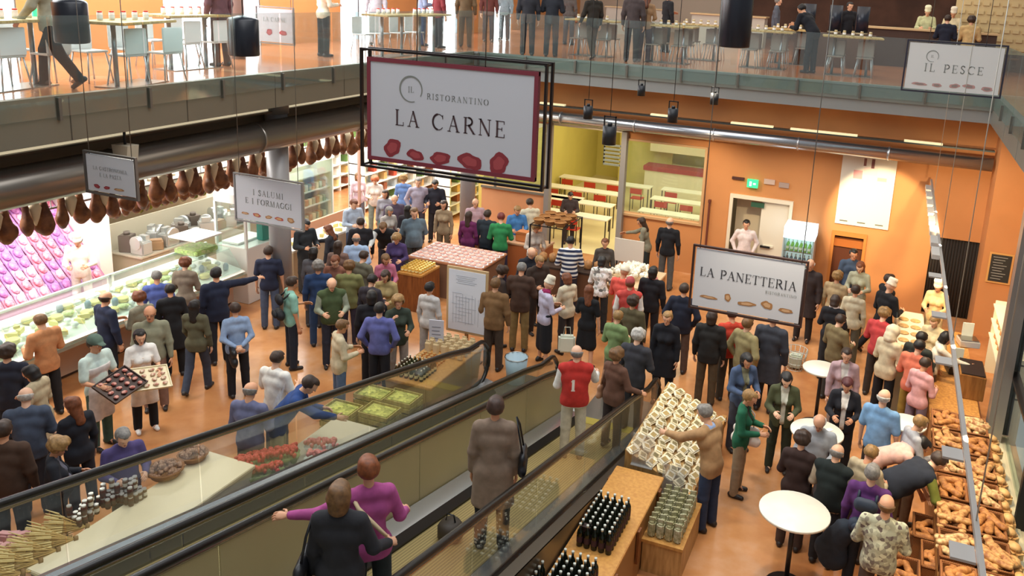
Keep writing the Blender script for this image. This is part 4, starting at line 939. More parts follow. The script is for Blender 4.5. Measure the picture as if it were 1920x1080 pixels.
for i in range(8):
    p = at(10+(i % 4)*17, 1000+(i//4)*22, .9); put('pinkbag', lambda: MB().box((-.07, -.05, 0), (.07, .05, .16), None, 0, .02).obj('paper_packet', None, mat('d9a0a0', .6)), (p.x, p.y-.1, .82), 'pink and white paper packet behind the wheat sheaves', 'packet', 'pink packets at the left edge', i*.3)
# red chilli and flower heap beside the ramp
table_box('display_table', 'low dark display stand under red bunches beside the left walkway', 'table', -7.15, -6.4, 7.85, 9.4, .62, mat('c8bfa6', .5), mat('5d564c', .4))
def mk_bunch(c, c2):
    def f():
        t = empty('red_bunch'); b = MB(); rr = random.Random(9)
        for i in range(22):
            a = rr.random()*2*PI; e = rr.random(); b.ball((.09*e*math.cos(a), .09*e*math.sin(a), .05+.07*(1-e*e)+rr.random()*.03), .026, None, 6, (1, 1, 1.3))
        b.obj('blooms', t, mat(c, .5)); MB().lathe((0, 0, -.08), [(.03, 0), (.09, .12), (.02, .1)], None, 10).obj('wrap', t, mat(c2, .5)); return t
    return f
for i in range(22):
    px = 452+(i % 8)*14; py = 868-(i % 8)*3+(i//8)*14-8; p = at(px, py, .8)
    put('bunch', mk_bunch('cc4438', '8a9a60'), (p.x, p.y, .7+.06*(i//8 == 1)), 'bunch of bright red chillies on the stand beside the ramp', 'bunch', 'red bunches beside the ramp', i)
for i in range(7):
    p = at(582+(i % 4)*14, 832+(i//4)*22, .8); put('pinkb', mk_bunch('e89088', 'dce8dc'), (p.x, p.y, .72), 'pink and white wrapped bunch right of the red bunches', 'bunch', 'pink wrapped bunches beside the ramp', i)
# green crates, bottles and packets along the walkway
def mk_wood_crate(w, d, h, m):
    def f():
        t = empty('crate'); 
        for i in range(3):
            z = h*(i+.15)/3; b = MB(); b.box((-w, -d, z), (w, -d+.012, z+h/4)).box((-w, d-.012, z), (w, d, z+h/4)).box((-w, -d, z), (-w+.012, d, z+h/4)).box((w-.012, -d, z), (w, d, z+h/4)); b.obj('slat_ring', t, m)
        MB().box((-w, -d, 0), (w, d, .015)).obj('base', t, m)
        MB().box((-w+.02, -d+.02, h*.3), (w-.02, d-.02, h*.92), None, 0, .03).obj('contents', t, mat('b3b35c', .8, kind='blotch', scale=22, h2='7f8a3a')); return t
    return f
CR = mat('c9bb72', .6, kind='wood', h2='a89650')
for i, (x, y, z) in enumerate(((-7.3, 9.75, 0), (-7.3, 9.75, .3), (-6.75, 9.95, 0), (-6.75, 9.95, .3), (-7.15, 10.4, 0), (-7.15, 10.4, .3), (-6.7, 10.5, 0), (-6.7, 10.5, .28))):
    put('gcrate', mk_wood_crate(.26, .2, .28, CR), (x, y, z), 'pale wooden crate of green produce, %s' % ['bottom left of the stacked crates', 'top left of the stacked crates', 'bottom crate next to the ramp glass', 'upper crate next to the ramp glass', 'lower crate before the bottles', 'upper crate before the bottles', 'lower crate under the dark bottles', 'upper crate under the dark bottles'][i], 'crate', 'green produce crates by the ramp', .0)
table_box('display_table', 'wooden display table with small bottles at the foot of the left walkway', 'table', -7.25, -6.35, 10.8, 12.6, .62, WOODM, mat('b89a62', .5))
for i in range(6):
    for j in range(6):
        put('sbottle%d' % (i % 2), mk_bottle('2c3318' if i % 2 else '3a2c14', 'd8d4bc', 'd8cf9c', .032, .2), (-7.1+i*.095, 10.95+j*.085, .62), 'small dark oil bottle with pale cap on the wooden table by the ramp', 'bottle', 'small bottles by the ramp foot')
for i in range(5):
    for j in range(4):
        put('ojar', mk_jar('d9b070', 'e8c890', 'c07a34', r=.034, h=.11), (-7.05+i*.09, 11.52+j*.085, .62), 'orange preserve jar behind the dark oil bottles', 'jar', 'orange jars by the ramp foot')
for i in range(5):
    for j in range(4):
        put('packet', lambda: MB().box((-.05, -.035, 0), (.05, .035, .2), None, 0, .012).box((-.04, -.006, .2), (.04, .006, .235)).obj('paper_packet', None, mat('d9c49a', .7)), (-7.1+i*.16, 11.95+j*.15, .62), 'beige paper packet standing at the far end of the small bottles', 'packet', 'beige packets by the ramp foot', .1*(i % 3))
t = thing('wire_bin', 'pale blue wire bin at the foot of the left walkway', 'bin', (-5.75, 12.75, 0)); MB().lathe((0, 0, 0), [(.16, 0), (.21, .5), (.2, .5), (.15, .02)], None, 16).obj('bucket', t, mat('9fb6c0', .4)); MB().tube([(.21*math.cos(a/12*2*PI), .21*math.sin(a/12*2*PI), .5) for a in range(13)], .01, None, 6).obj('rim', t, STEEL)
# easel sign with map
t = thing('easel_sign', 'tall wooden framed notice board at the foot of the walkway', 'sign', (-6.9, 13.0, 0), .02)
MB().box((-.42, -.02, .62), (.42, .02, 1.9)).obj('frame', t, mat('c9a97c', .5)); MB().box((-.375, -.03, .67), (.375, -.02, 1.85)).obj('sheet', t, mat('dfe2ea', .6))
pr = MB()
for i in range(5): pr.box((-.22+(i % 2)*.03, -.034, 1.74-i*.035), (.2-(i % 3)*.04, -.031, 1.748-i*.035))
for i in range(9): pr.box((-.3+.06*(i % 3), -.034, 1.4-i*.07), (-.1+.05*((i*5) % 7), -.031, 1.405-i*.07)); pr.box((-.28+.065*i, -.034, .8+.02*(i % 4)), (-.276+.065*i, -.031, 1.4-.03*(i % 3)))
pr.obj('printed_map', t, mat('a9adb8', .7))
MB().box((-.03, -.02, 0), (.03, .02, .64)).obj('post', t, mat('a8713c', .5)); MB().box((-.25, -.2, 0), (.25, .2, .03)).obj('foot', t, DWOOD)
t = thing('price_board', 'small pale tilted price board left of the tall wooden notice board', 'sign', (-7.05, 12.15, .62), .3); MB().box((-.13, -.01, .1), (.13, .01, .55)).obj('card', t, mat('cfd0dc', .6)); MB().box((-.01, .01, 0), (.01, .02, .3)).obj('stand', t, BLACK)
pr = MB()
for i in range(4): pr.box((-.08, -.013, .2+i*.07), (.06+(i % 2)*.02, -.01, .22+i*.07))
pr.obj('printed_lines', t, mat('8d8f9c', .7))

# ---------------- right bottle tables
t = table_box('display_table', 'wooden slatted table of dark bottles right of the walkway', 'table', -2.86, -2.2, 5.6, 9.75, .78, mat('d0984e', .45, kind='wood', h2='bf8540'), mat('9a6c3c', .5), taper=.96)
for y in (5.9, 6.8, 7.7, 8.6, 9.5): MB().box((-.36, y-7.675-.05, .3), (-.33, y-7.675+.05, .74)).box((.33, y-7.675-.05, .3), (.36, y-7.675+.05, .74)).obj('slat', t, DWOOD)
def bottles(px0, py0, nx, ny, key, grp, lab, glassc='15180f', cap='cfd2c8', z=.78, sp=.088, skew=0):
    p = at(px0, py0, z+.25)
    for i in range(nx):
        for j in range(ny):
            put(key, mk_bottle(glassc, cap, '3a1e2a', .037, .29), (p.x+i*sp+skew*j, p.y-j*sp, z), lab, 'bottle', grp)
bottles(1127, 925, 5, 9, 'wbottle', 'dark bottles in the far block', 'dark bottle with silver cap in the far block on the wooden table', skew=.0)
bottles(1060, 1035, 5, 6, 'wbottle2', 'dark bottles in the near right block', 'dark bottle with silver cap in the near block at the lower edge of the picture', glassc='12160f')
bottles(975, 1045, 4, 5, 'wbottle3', 'dark bottles in the near left block', 'dark bottle with silver cap in the block against the walkway glass', glassc='141a12')
tag(MB().box((-2.72, 8.02, .78), (-2.62, 8.1, 1.0)).box((-2.71, 8.015, .9), (-2.63, 8.02, .95), mat('d8cfc0')).obj('carton', None, None), 'single dark carton standing between the bottle blocks', 'carton').data.materials.clear()
S.objects['carton'].data.materials.append(mat('2a120e', .5))
# sloping pasta packet display
t = thing('display_rack', 'tiered wooden rack heaped with pale packets right of the walkway', 'rack', (-2.3, 11.0, 0))
MB().prism([(-.5, 0), (.45, 0), (.45, .5), (-.5, .95)], 'y', -1.1, 1.15).obj('body', t, mat('c9a368', .5, kind='wood', h2='a88048')); MB().box((.4, -1.15, .42), (.47, 1.2, .56)).obj('front_rail', t, WOODM)
def mk_pkt(c):
    def f():
        t = empty('pasta_packet'); MB().box((-.06, -.1, 0), (.06, .1, .05), None, 0, .018).obj('bag', t, mat(c, .35)); MB().box((-.035, -.05, .048), (.035, .04, .053)).obj('packet_label', t.children[0], mat('b89a5c' if c[0] == 'f' else '8a7a50', .6)); return t
    return f
for j in range(13):
    for i in range(7):
        x = -.42+i*.135; z = .93-(x+.5)*.47+.02+.04*((i*j) % 2)
        o = put('pkt%d' % ((i+j) % 2), mk_pkt('f2e8cc' if (i+j) % 2 == 0 else 'eadbb4'), (-2.3+x, 9.98+j*.17, z), 'pale cream pasta packet lying on the tiered wooden rack', 'packet', 'cream packets on the tiered rack', .2*((i*3+j) % 5)-.4)
        o.rotation_euler[1] = .4
t = thing('display_rack', 'low wooden rack of glassy bags in front of the tiered packets', 'rack', (-2.15, 9.35, 0)); MB().box((-.05, -.5, 0), (.45, .5, .42)).obj('body', t, mat('c89c60', .5, kind='wood', h2='a67c46')); MB().box((-.06, -.52, .42), (.46, .52, .46)).obj('top', t, WOODM)
for i in range(4):
    for j in range(8):
        put('bagclear%d' % (i % 2), (lambda c: (lambda: MB().box((-.045, -.05, 0), (.045, .05, .2), None, 0, .02).box((-.04, -.008, .19), (.04, .008, .25)).obj('food_bag', None, mat(c, .25, kind='noise', scale=20, h2='8a8a60'))))('c9c4a6' if i % 2 else 'b9b08c'), (-2.12+i*.11, 8.95+j*.11, .46), 'small clear bag of dry food on the low rack near the tan jacket man', 'bag', 'clear food bags on the low rack', .2*(j % 3))
for k, (x, y) in enumerate(((-2.55, 9.92), (-2.1, 9.88))):
    t = thing('acrylic_stand', ['clear acrylic leaflet stand left of the food bags', 'clear acrylic leaflet stand right behind the bottles'][k], 'stand', (x, y-.02, .78 if k == 0 else .46)); MB().box((-.15, -.01, 0), (.15, .0, .45)).obj('sheet', t, glass('acrylic', (.92, .93, .95), .2, .16)); MB().box((-.15, -.06, 0), (.15, .04, .01)).obj('base', t, glass('acrylic'))
# ---------------- central wooden box of jars and meat table
t = table_box('display_table', 'brown wooden box stand with golden jars before the round column', 'table', -9.55, -8.95, 14.75, 15.55, .85, WOODM, mat('9a5c2c', .5, kind='wood', h2='7a4420'), taper=1.0)
for i in range(6):
    for j in range(7):
        put('gjar', mk_jar('d8b44c', 'f0e0a0', 'd9a43c', r=.036, h=.1), (-9.48+i*.09, 14.85+j*.095, .85), 'golden jar on the brown wooden box stand', 'jar', 'golden jars on the wooden box')
table_box('display_table', 'wide table of pink packaged meats behind the golden jars', 'table', -9.9, -8.0, 15.7, 17.0, .88, mat('c98d6a', .5), mat('8c6a52', .5))
def mk_meat(c, c2, tr='f2ecec'):
    def f():
        t = empty('meat_pack'); MB().box((-.1, -.07, 0), (.1, .07, .02), None, 0, .006).obj('tray', t, mat(tr, .4)); MB().ball((0, 0, .03), .08, None, 10, (1, .7, .35)).ball((.03, .01, .04), .04, None, 8, (1, .8, .5)).obj('meat', t, mat(c, .4, kind='noise', scale=18, h2=c2)); return t
    return f
for i in range(11):
    for j in range(6):
        put('mpack%d' % ((i+j) % 2), mk_meat('d98a78' if (i+j) % 2 else 'e3a896', 'f3d0c0'), (-9.75+i*.165, 15.8+j*.2, .88), 'pink packed meat on the wide table behind the golden jars', 'meat pack', 'meat packs on the wide table', .2*(i % 4))
# ---------------- central service counter with grid rack
table_box('service_counter', 'long service counter in front of the peach low wall', 'counter', -9.5, -7.3, 17.6, 18.2, .95, mat('d3a884', .4), mat('b9693a', .5), taper=1)
table_box('service_counter', 'dark topped serving counter left of the white board', 'counter', -7.4, -5.6, 16.4, 17.0, .95, mat('3c2f2a', .4), mat('6d4a34', .5), taper=1)
table_box('display_table', 'table of white wrapped goods in front of the orange wall', 'table', -5.5, -4.3, 16.3, 17.6, .85, mat('d8b890', .5), mat('a87442', .5), taper=1)
for q in heap(60, -4.9, 17.0, .5, .55, .86, .18, R_):
    put('whitegood', lambda: MB().ball((0, 0, .05), .07, None, 8, (1, .8, .9)).ball((.03, .02, .1), .035, None, 6).obj('wrapped_cheese', None, mat('f4efdc', .5)), q[:3], 'white wrapped cheese heaped on the table by the orange wall', 'cheese', 'white wrapped cheeses heaped on the table', q[3])
for k, (x, y, c) in enumerate(((-8.9, 17.9, 'e8a860'), (-8.5, 17.85, 'd8955a'), (-8.0, 17.9, 'c77a44'))):
    tag(MB().box((-.16, -.14, 0), (.16, .14, .24), None, 0, .02).box((-.17, -.15, .2), (.17, .15, .22), None, 0, .005).obj('cardboard_box', None, mat(c, .6), (x, y, .95)), ['orange box', 'darker orange box', 'brown box'][k]+[' at the left of the long counter', ' in the middle of the long counter', ' at the right of the long counter'][k], 'box')
t = thing('grid_rack', 'black metal grid rack standing on posts beside the doorway post', 'rack', (-6.95, 17.4, 0))
b = MB()
for i in range(5): b.box((-.4+i*.2-.01, -.6, 1.72), (-.4+i*.2+.01, .6, 1.74))
for i in range(5): b.box((-.4, -.6+i*.3-.01, 1.72), (.4, -.6+i*.3+.01, 1.74))
b.obj('grid', t, BLACK)
for x in (-.4, .4):
    for y in (-.6, .6): MB().box((x-.015, y-.015, 0), (x+.015, y+.015, 1.74)).obj('post', t, BLACK)
for i in range(9):
    put('hbasket', mk_basket(.13, .1, WICK2), (-7.2+(i % 3)*.26, 16.95+(i//3)*.33, 1.745), 'small wicker basket on top of the black grid rack', 'basket', 'small baskets on the grid rack')
for i in range(8):
    put('counteritem', lambda: MB().lathe((0, 0, 0), [(.08, 0), (.1, .05), (.09, .16), (.03, .2)], None, 12).obj('bread_loaf', None, mat('b9824c', .6, kind='noise', scale=15)), (-7.2+i*.22, 16.7+.05*(i % 3), .95), 'brown round loaf on the dark serving counter', 'bread', 'loaves on the dark serving counter', i)
t = thing('menu_board', 'blank white board standing before the orange wall', 'board', (-5.4, 18.2, 0)); MB().box((-.36, -.02, .75), (.36, .02, 1.3)).obj('panel', t, mat('eadccb', .5)); MB().box((-.3, -.01, 0), (-.27, .01, .8)).box((.27, -.01, 0), (.3, .01, .8)).obj('legs', t, DKMET)
# ---------------- drinks fridge
t = thing('drinks_fridge', 'upright lit drinks fridge with glass door against the orange wall', 'fridge', (-1.68, 19.8, 0))
b = MB(); b.box((-.36, -.3, 0), (-.32, .35, 1.8)).box((.32, -.3, 0), (.36, .35, 1.8)).box((-.36, .3, 0), (.36, .35, 1.8)).box((-.36, -.3, 0), (.36, .35, .12)); b.obj('cabinet', t, mat('b8c4cc', .4)); MB().box((-.36, -.32, 1.55), (.36, .35, 1.82)).obj('lit_header', t, mat('e8f6ff', .5, emit=1.3)); MB().box((-.33, .26, .12), (.33, .3, 1.55)).obj('back_panel', t, mat('dff0f0', .5, emit=.5))
for z in (.5, .85, 1.2): MB().box((-.32, -.22, z), (.32, .28, z+.02)).obj('shelf', t, STEEL)
MB().box((-.34, -.33, .12), (.34, -.31, 1.55)).obj('glass_door', t, GL); MB().box((-.3, -.36, .7), (-.27, -.33, 1.1)).obj('handle', [c for c in t.children if c.name.startswith('glass_door')][0], BLACK)
for z in (.12, .52, .87, 1.22):
    for i in range(6):
        for j in range(2): put('can%d' % (int(z*10) % 3), mk_bottle(['7ac14a', 'd8c23a', '2a6a8a'][int(z*10) % 3], 'e8e8e8', 'f0f0e0', .036, .24), (-1.93+i*.1, 19.62+j*.14, z), 'small bright drink bottle inside the lit fridge', 'bottle', 'drink bottles in the fridge')

# ---------------- round bar tables
def round_table(label, px, py, r, z=1.05, item=False):
    p = at(px, py, z); t = thing('round_table', label, 'table', (p.x, p.y, 0))
    MB().lathe((0, 0, z-.035), [(r*.97, 0), (r, .008), (r, .028), (r*.985, .035)], None, 40).obj('table_top', t, mat('f2eddb', .3, kind='stucco', scale=5)); MB().cyl((0, 0, .03), (0, 0, z-.035), .03, None, None, 12).obj('pole', t, BLACK); MB().lathe((0, 0, 0), [(.25, 0), (.25, .015), (.06, .04), (.03, .06)], None, 24).obj('foot', t, DKMET); return p
pt1 = round_table('round cream bar table standing empty behind the seated women', 1541, 690, .31)
pt2 = round_table('large round marble bar table nearest the lower edge', 1490, 957, .42)
pt3 = round_table('round cream table between the bald man and the woman in white', 1532, 808, .37)
round_table('pale square looking bar table beside the bread baskets', 1700, 792, .28)
for i in range(5): put('tissue', lambda: MB().box((-.05, -.035, 0), (.05, .035, .012), None, 0, .004).obj('paper_napkin', None, mat('faf7ee', .7)), (pt3.x-.12+.07*i, pt3.y+.1*math.sin(i*2), 1.05), 'folded white napkin on the round cream table', 'napkin', 'napkins on the round table', i)
t = thing('wire_basket', 'pale wire shopping basket on the floor near the dark coat', 'basket', at(1490, 690, .0)); b = MB()
for i in range(14):
    a = 2*PI*i/14; b.tube([(.15*math.cos(a), .15*math.sin(a), 0), (.21*math.cos(a), .21*math.sin(a), .4)], .006, None, 4)
for z, r in ((.0, .15), (.13, .17), (.27, .19), (.4, .21)): b.tube([(r*math.cos(a/14*2*PI), r*math.sin(a/14*2*PI), z) for a in range(15)], .006, None, 4)
b.obj('wires', t, mat('c9d0c8', .4, .5)); MB().box((-.12, -.1, .02), (.12, .1, .3), None, 0, .03).obj('bag_inside', t, mat('b9bda8', .6))
# ---------------- bakery side
BWOOD = mat('c8924a', .5, kind='wood', h2='a87038')
t = table_box('bakery_counter', 'long wooden bakery counter along the right glazed wall', 'counter', 1.15, 1.9, 8.0, 17.4, .72, BWOOD, mat('b8783c', .5, kind='wood', h2='95602e'), taper=1)
t = thing('wall_shelf', 'stepped white shelf of breads beyond the grey post at the right', 'shelf', (2.45, 15.9, 0))
for i in range(3): MB().box((-.15, -1.5, .8+i*.3), (.13, 1.5, .83+i*.3)).obj('shelf_board', t, CREAM)
MB().box((-.12, -1.5, 0), (.13, -1.46, 1.5)).obj('side_panel', t, CREAM); MB().box((-.12, 1.46, 0), (.13, 1.5, 1.5)).obj('side_panel', t, CREAM)
def mk_loaf(c, L=.16, r=.06, kind='loaf'):
    def f():
        me = field([(v3(-L, 0, r*.8), v3(L, 0, r*.8), r, r, (0, 0, 1), .75)], .015, .02, .004)
        o = bpy.data.objects.new('bread_loaf', np_mesh('bread_loaf', *me)); COL.objects.link(o); o.data.materials.append(mat(c, .65, kind='noise', scale=14, h2='8a5224')); return o
    return f
bask = 0
for yi, y in enumerate((8.35, 9.0, 9.65, 10.3, 10.95, 11.6, 12.25, 12.9)):
    for xi, x in enumerate((1.33, 1.72)):
        rowt = ['nearest the lower edge', 'second row from the lower edge', 'third row from the lower edge', 'fourth row from the lower edge', 'fifth row from the lower edge', 'sixth row from the lower edge', 'seventh row from the lower edge', 'farthest row before the counter scales'][yi]
        put('wcrate', mk_crate(.18, .28, .2, WICK), (x, y, .72), 'square wicker basket of bread, %s, %s side' % (rowt, 'customer' if xi == 0 else 'window'), 'basket', None)
        c = ['d9a868', 'c88a48', 'e8c890'][(yi+xi) % 3]
        for k in range(9):
            o = put('loaf%d' % ((yi+xi) % 3), mk_loaf(c, .1 if (yi+xi) % 3 else .15, .05), (x+(k % 3-1)*.09, y+(k//3-1)*.13, .86+.05*(k % 2)), 'golden bread loaf in a square wicker basket on the bakery counter', 'bread', 'loaves in the wicker baskets', R_.random()*3)
for o in PROTO['wcrate'],: o.pop('group') if 'group' in o.keys() else None
# floor standing tall wicker bins in front
for k, (px, py) in enumerate(((1762, 1045), (1745, 990), (1690, 1068))):
    p = at(px, py, .55); put('tallbin', mk_crate(.2, .26, .55, WICK), (p.x, p.y, 0), ['tall wicker bin standing on the floor by the striped jumper man', 'tall wicker bin beside the stooping man in a dark vest', 'wicker bin at the very lower edge near the bread'][k], 'basket', None)
for k, (px, py) in enumerate(((1762, 1045), (1745, 990), (1690, 1068))):
    p = at(px, py, .55)
    for q in range(6): put('binloaf', mk_loaf('c98a4c', .12, .045), (p.x+(q % 2-.5)*.16, p.y+(q//2-1)*.13, .46), 'golden loaf standing in a tall wicker bin', 'bread', 'loaves in the tall wicker bins', q)
# heaps of paper bags of bread on the window side
for i in range(16):
    put('pbag', lambda: MB().box((-.08, -.12, 0), (.08, .12, .16), None, 0, .04).ball((0, 0, .15), .07, None, 8, (1, 1.4, .7)).obj('bread_bag', None, mat('e2b878', .6, kind='noise', scale=10, h2='b8854a')), (1.98-(i % 2)*.03, 8.2+i*.3, .73), 'golden bread bag leaning on the window side of the counter', 'bag', 'bread bags by the window', .3*(i % 4))
for i in range(18): put('shelfloaf', mk_loaf('d8a060', .09, .05), (2.42, 14.6+(i % 9)*.32, .83+.3*(i//9)), 'small golden loaf on the stepped white wall shelf', 'bread', 'loaves on the white wall shelf', 1.4)
for k, (px, py, w) in enumerate(((1815, 640, .2), (1795, 690, .2))):
    p = at(px, py, .8); t = thing('counter_scale', ['steel counter scale at the far end of the bakery counter', 'black and white till on the bakery counter'][k], 'scale', (p.x, p.y, .73), .2)
    MB().box((-.18, -.16, 0), (.18, .16, .12), None, 0, .01).obj('body', t, [mat('d8d8d4', .3, .6), mat('2a2a28', .4)][k]); MB().box((-.16, -.14, .12), (.16, .14, .14)).obj('plate', t, STEEL); MB().box((-.1, .1, .14), (.1, .13, .4)).obj('display', t, mat('c8d0c8', .4))
t = table_box('glass_counter', 'pale glass fronted bakery counter where bakers serve', 'counter', .55, 1.1, 14.6, 17.6, .9, mat('e9dcc0', .3), mat('d8c8a0', .4), taper=1); MB().box((-.27, -1.5, .9), (-.25, 1.5, 1.2)).obj('glass_screen', t, GL)
for i in range(14): put('flat', lambda: MB().lathe((0, 0, 0), [(.09, 0), (.1, .012), (.085, .025), (.01, .02)], None, 14).obj('focaccia', None, mat('e0b070', .6, kind='noise', scale=20)), (.72+(i % 2)*.22, 14.8+(i//2)*.38, .9), 'round flat focaccia on the bakery serving counter', 'bread', 'focaccias on the serving counter')
t = thing('bread_box', 'tall plain wooden box standing against the bakery counter', 'box', (at(1815, 735, .7).x, at(1815, 735, .7).y, .72)); MB().box((-.2, -.35, 0), (.2, .35, .42), None, 0, .01).obj('box', t, mat('a8763c', .5, kind='wood', h2='8a5c2c')); MB().box((-.18, -.33, .42), (.18, .33, .44)).obj('black_tray', t, BLACK)

# ---------------- left service side: cheese counter
t = thing('cheese_counter', 'long glass fronted cheese counter along the left side', 'counter', (0, 0, 0))
MB().box((-13.6, 3.5, .08), (-12.7, 13.3, .78)).obj('base', t, mat('c8a890', .5, kind='stucco', scale=1)); MB().box((-13.5, 3.5, 0), (-12.78, 13.3, .08)).obj('plinth', t, mat('6a5a4c', .5))
MB().prism([(-12.40, .74), (-12.34, .82), (-12.5, .86), (-13.65, 1.02), (-13.65, .74)], 'y', 3.5, 13.3).obj('deck', t, mat('ece9dc', .35)); MB().box((-12.42, 3.5, .70), (-12.33, 13.32, .76)).obj('front_trim', t, mat('cfd2c0', .25, .6))
gm = MB()
for i in range(8): gm.prism([(-12.40, .86), (-12.72, 1.28), (-12.725, 1.27), (-12.41, .86)], 'y', 3.52+i*1.22, 3.52+i*1.22+1.2)
gm.obj('front_glass', t, GL); MB().box((-13.35, 3.5, 1.27), (-12.7, 13.3, 1.285)).obj('top_glass', t, GL); MB().box((-13.4, 3.5, 1.27), (-13.35, 13.3, 1.31)).obj('back_rail', t, mat('f4f4ee', .3, .3))
for y in (3.55, 6, 8.4, 10.9, 13.25): MB().box((-13.38, y-.02, .9), (-13.34, y+.02, 1.3)).obj('upright', t, STEEL)
def mk_cheese(kind):
    def f():
        if kind == 0: o = MB().lathe((0, 0, 0), [(.09, 0), (.1, .01), (.1, .07), (.09, .08)], None, 18).obj('round_cheese', None, mat('e8d488', .5))
        elif kind == 1: o = MB().prism([(0, 0), (.18, -.05), (.18, .05)], 'z', 0, .08).obj('cheese_slice', None, mat('ecd98a', .5))
        elif kind == 2: o = MB().ball((0, 0, .05), .06, None, 12, (1, 1, .85)).obj('mozzarella', None, mat('f8f6ee', .3))
        elif kind == 3: o = MB().lathe((0, 0, 0), [(.07, 0), (.1, .06), (.095, .06), (.06, .02)], None, 16).ball((0, 0, .045), .075, None, 10, (1, 1, .5)).obj('olive_bowl', None, mat('b8bc6a', .5, kind='noise', scale=30, h2='e0e0b0'))
        else: o = MB().lathe((0, 0, 0), [(.05, 0), (.055, .05), (.055, .1), (.03, .14)], None, 12).obj('ricotta_tub', None, mat('8a98a4', .4))
        return o
    return f
nm = ['round yellow cheese wheel', 'pale yellow cheese wedge', 'white mozzarella ball', 'bowl of green olives', 'small grey tub']
for i in range(48):
    for j in range(4):
        k = (i*7+j*3) % 11; k = 2 if k in (2, 5, 8, 3) else (0 if k in (0, 6) else (1 if k in (1, 4, 9) else (3 if k == 7 else 4)))
        x = -12.62-j*.22; put('ch%d' % k, mk_cheese(k), (x+R_.uniform(-.03, .03), 4.0+i*.192+R_.uniform(-.03, .03), .88+(-12.5-x)*.14), nm[k]+' under the glass of the left counter', 'cheese' if k < 3 else ('bowl' if k == 3 else 'tub'), nm[k]+'s in the glass counter', R_.random()*6)
# meat cabinet
t = thing('meat_cabinet', 'open refrigerated wall cabinet of pink packed meats at the far left', 'cabinet', (0, 0, 0))
PKL = mat('ffd9ee', .5, emit=.5)
MB().box((-16.7, 6.0, 0), (-16.5, 12.2, 2.5)).obj('back_panel', t, mat('f3dfe8', .5)); MB().box((-16.6, 6.0, 0), (-15.0, 12.2, .35)).obj('base', t, mat('5d5464', .4)); MB().box((-16.6, 12.2, 0), (-15.2, 12.5, 2.6)).obj('end_panel', t, mat('f6f2e6', .4, emit=.15))
MB().prism([(-15.05, .35), (-15.05, .55), (-16.5, 2.1), (-16.5, .35)], 'y', 6.0, 12.2).obj('display_slope', t, mat('b87898', .5))
MB().box((-16.6, 6.0, 2.45), (-15.7, 12.2, 2.55)).obj('canopy', t, mat('e9e4e6', .4)); MB().box((-15.9, 6.1, 2.42), (-15.8, 12.1, 2.45)).obj('light_strip', t, mat('ffe0f2', .5, emit=2))
for j in range(9):
    for i in range(26):
        k = (i//3+j//2+((i*j) % 3 == 0)) % 3; d = .12+j*.235; sx, sz = -.683, .730
        o = put('mp%d' % k, mk_meat(['d9607a', 'e08aa8', 'b060a8'][k], ['f5c0cc', 'f8d8e4', 'd8a0d8'][k], ['d890a8', 'e0a8c8', 'b888c8'][k]), (-15.05+sx*d+.015, 6.15+i*.235, .55+sz*d+.015), 'packed %s meat on the refrigerated wall cabinet' % ['red', 'pale pink', 'violet'][k], 'meat pack', ['red', 'pale pink', 'violet'][k]+' meat packs in the wall cabinet', 0, 1.5)
        o.rotation_euler = (0, .82, (i*j % 5-2)*.06)
area('cabinet_lamp', (-15.2, 9.2, 2.9), .5, 60, (1, .86, .96), (0, math.radians(25), 0), sy=6)
# hams
def mk_ham():
    t = empty('hanging_ham'); V, Q = field([(v3(0, 0, -.1), v3(0, 0, -.16), .035, .045), (v3(0, 0, -.18), v3(.0, 0, -.4), .05, .115, Yd, .7), (v3(.03, 0, -.4), v3(0, 0, -.46), .11, .09, Yd, .65)], .018, .03, .004)
    o = bpy.data.objects.new('ham_body', np_mesh('ham_body', V, Q)); COL.objects.link(o); o.parent = t; o.data.materials.append(mat('5e321e', .5, kind='noise', scale=9, h2='94603a')); MB().cyl((0, 0, -.14), (0, 0, .0), .006, None, None, 5).obj('string', t, mat('e6dcc0', .7)); return t
def mk_ham2():
    t = empty('hanging_cheese'); MB().lathe((0, 0, -.42), [(.01, 0), (.05, .1), (.085, .24), (.06, .3), (.02, .34)], None, 12).obj('cheese_body', t, mat('efe0c0', .5)); MB().cyl((0, 0, -.1), (0, 0, 0), .006, None, None, 5).obj('string', t, mat('e6dcc0', .7)); return t
for i in range(40):
    y = 6.35+i*.3
    put('ham', mk_ham, (-12.0+.012*((i*5) % 3-1), y, 3.53), 'brown cured ham hanging from the long rail', 'ham', 'hams hanging on the rail', i*1.3, sc=1.1+.2*R_.random())
    if i % 2: put('ham2', mk_ham2, (-12.0, y+.15, 3.53), 'pale pear shaped cheese hanging between brown hams', 'cheese', 'pale cheeses hanging on the rail', i, sc=1.15)
for i in range(22):
    put('ham', mk_ham, (-12.72, 10.6+i*.22, 3.03), 'brown cured ham hanging from the rear lower rail', 'ham', 'hams on the rear rail', i*1.9, sc=.85)
for i in range(9):
    put('herb', lambda: MB().ball((0, 0, -.15), .1, None, 8, (1, 1, 1.3)).ball((.05, .03, -.28), .07, None, 8).cyl((0, 0, -.05), (0, 0, 0), .008, None, None, 5).obj('pepper_bunch', None, mat('8a8a2a', .6, kind='blotch', scale=20, h2='5a2a1a')), (-12.9, 11.2+i*.22, 2.85), 'olive green bunch hanging under the hams', 'bunch', 'green bunches under the hams', i)
t = thing('hanging_rail', 'rear lower rail for hams above the prep area', 'rail', (-12.72, 0, 3.02)); MB().box((-.02, 9.2, 0), (.02, 16, .03)).obj('bar', t, STEEL)
for y in (9.4, 12.6, 15.8): MB().cyl((0, y, .03), (0, y, 1.65), .01, None, None, 6).obj('hanger', t, STEEL)
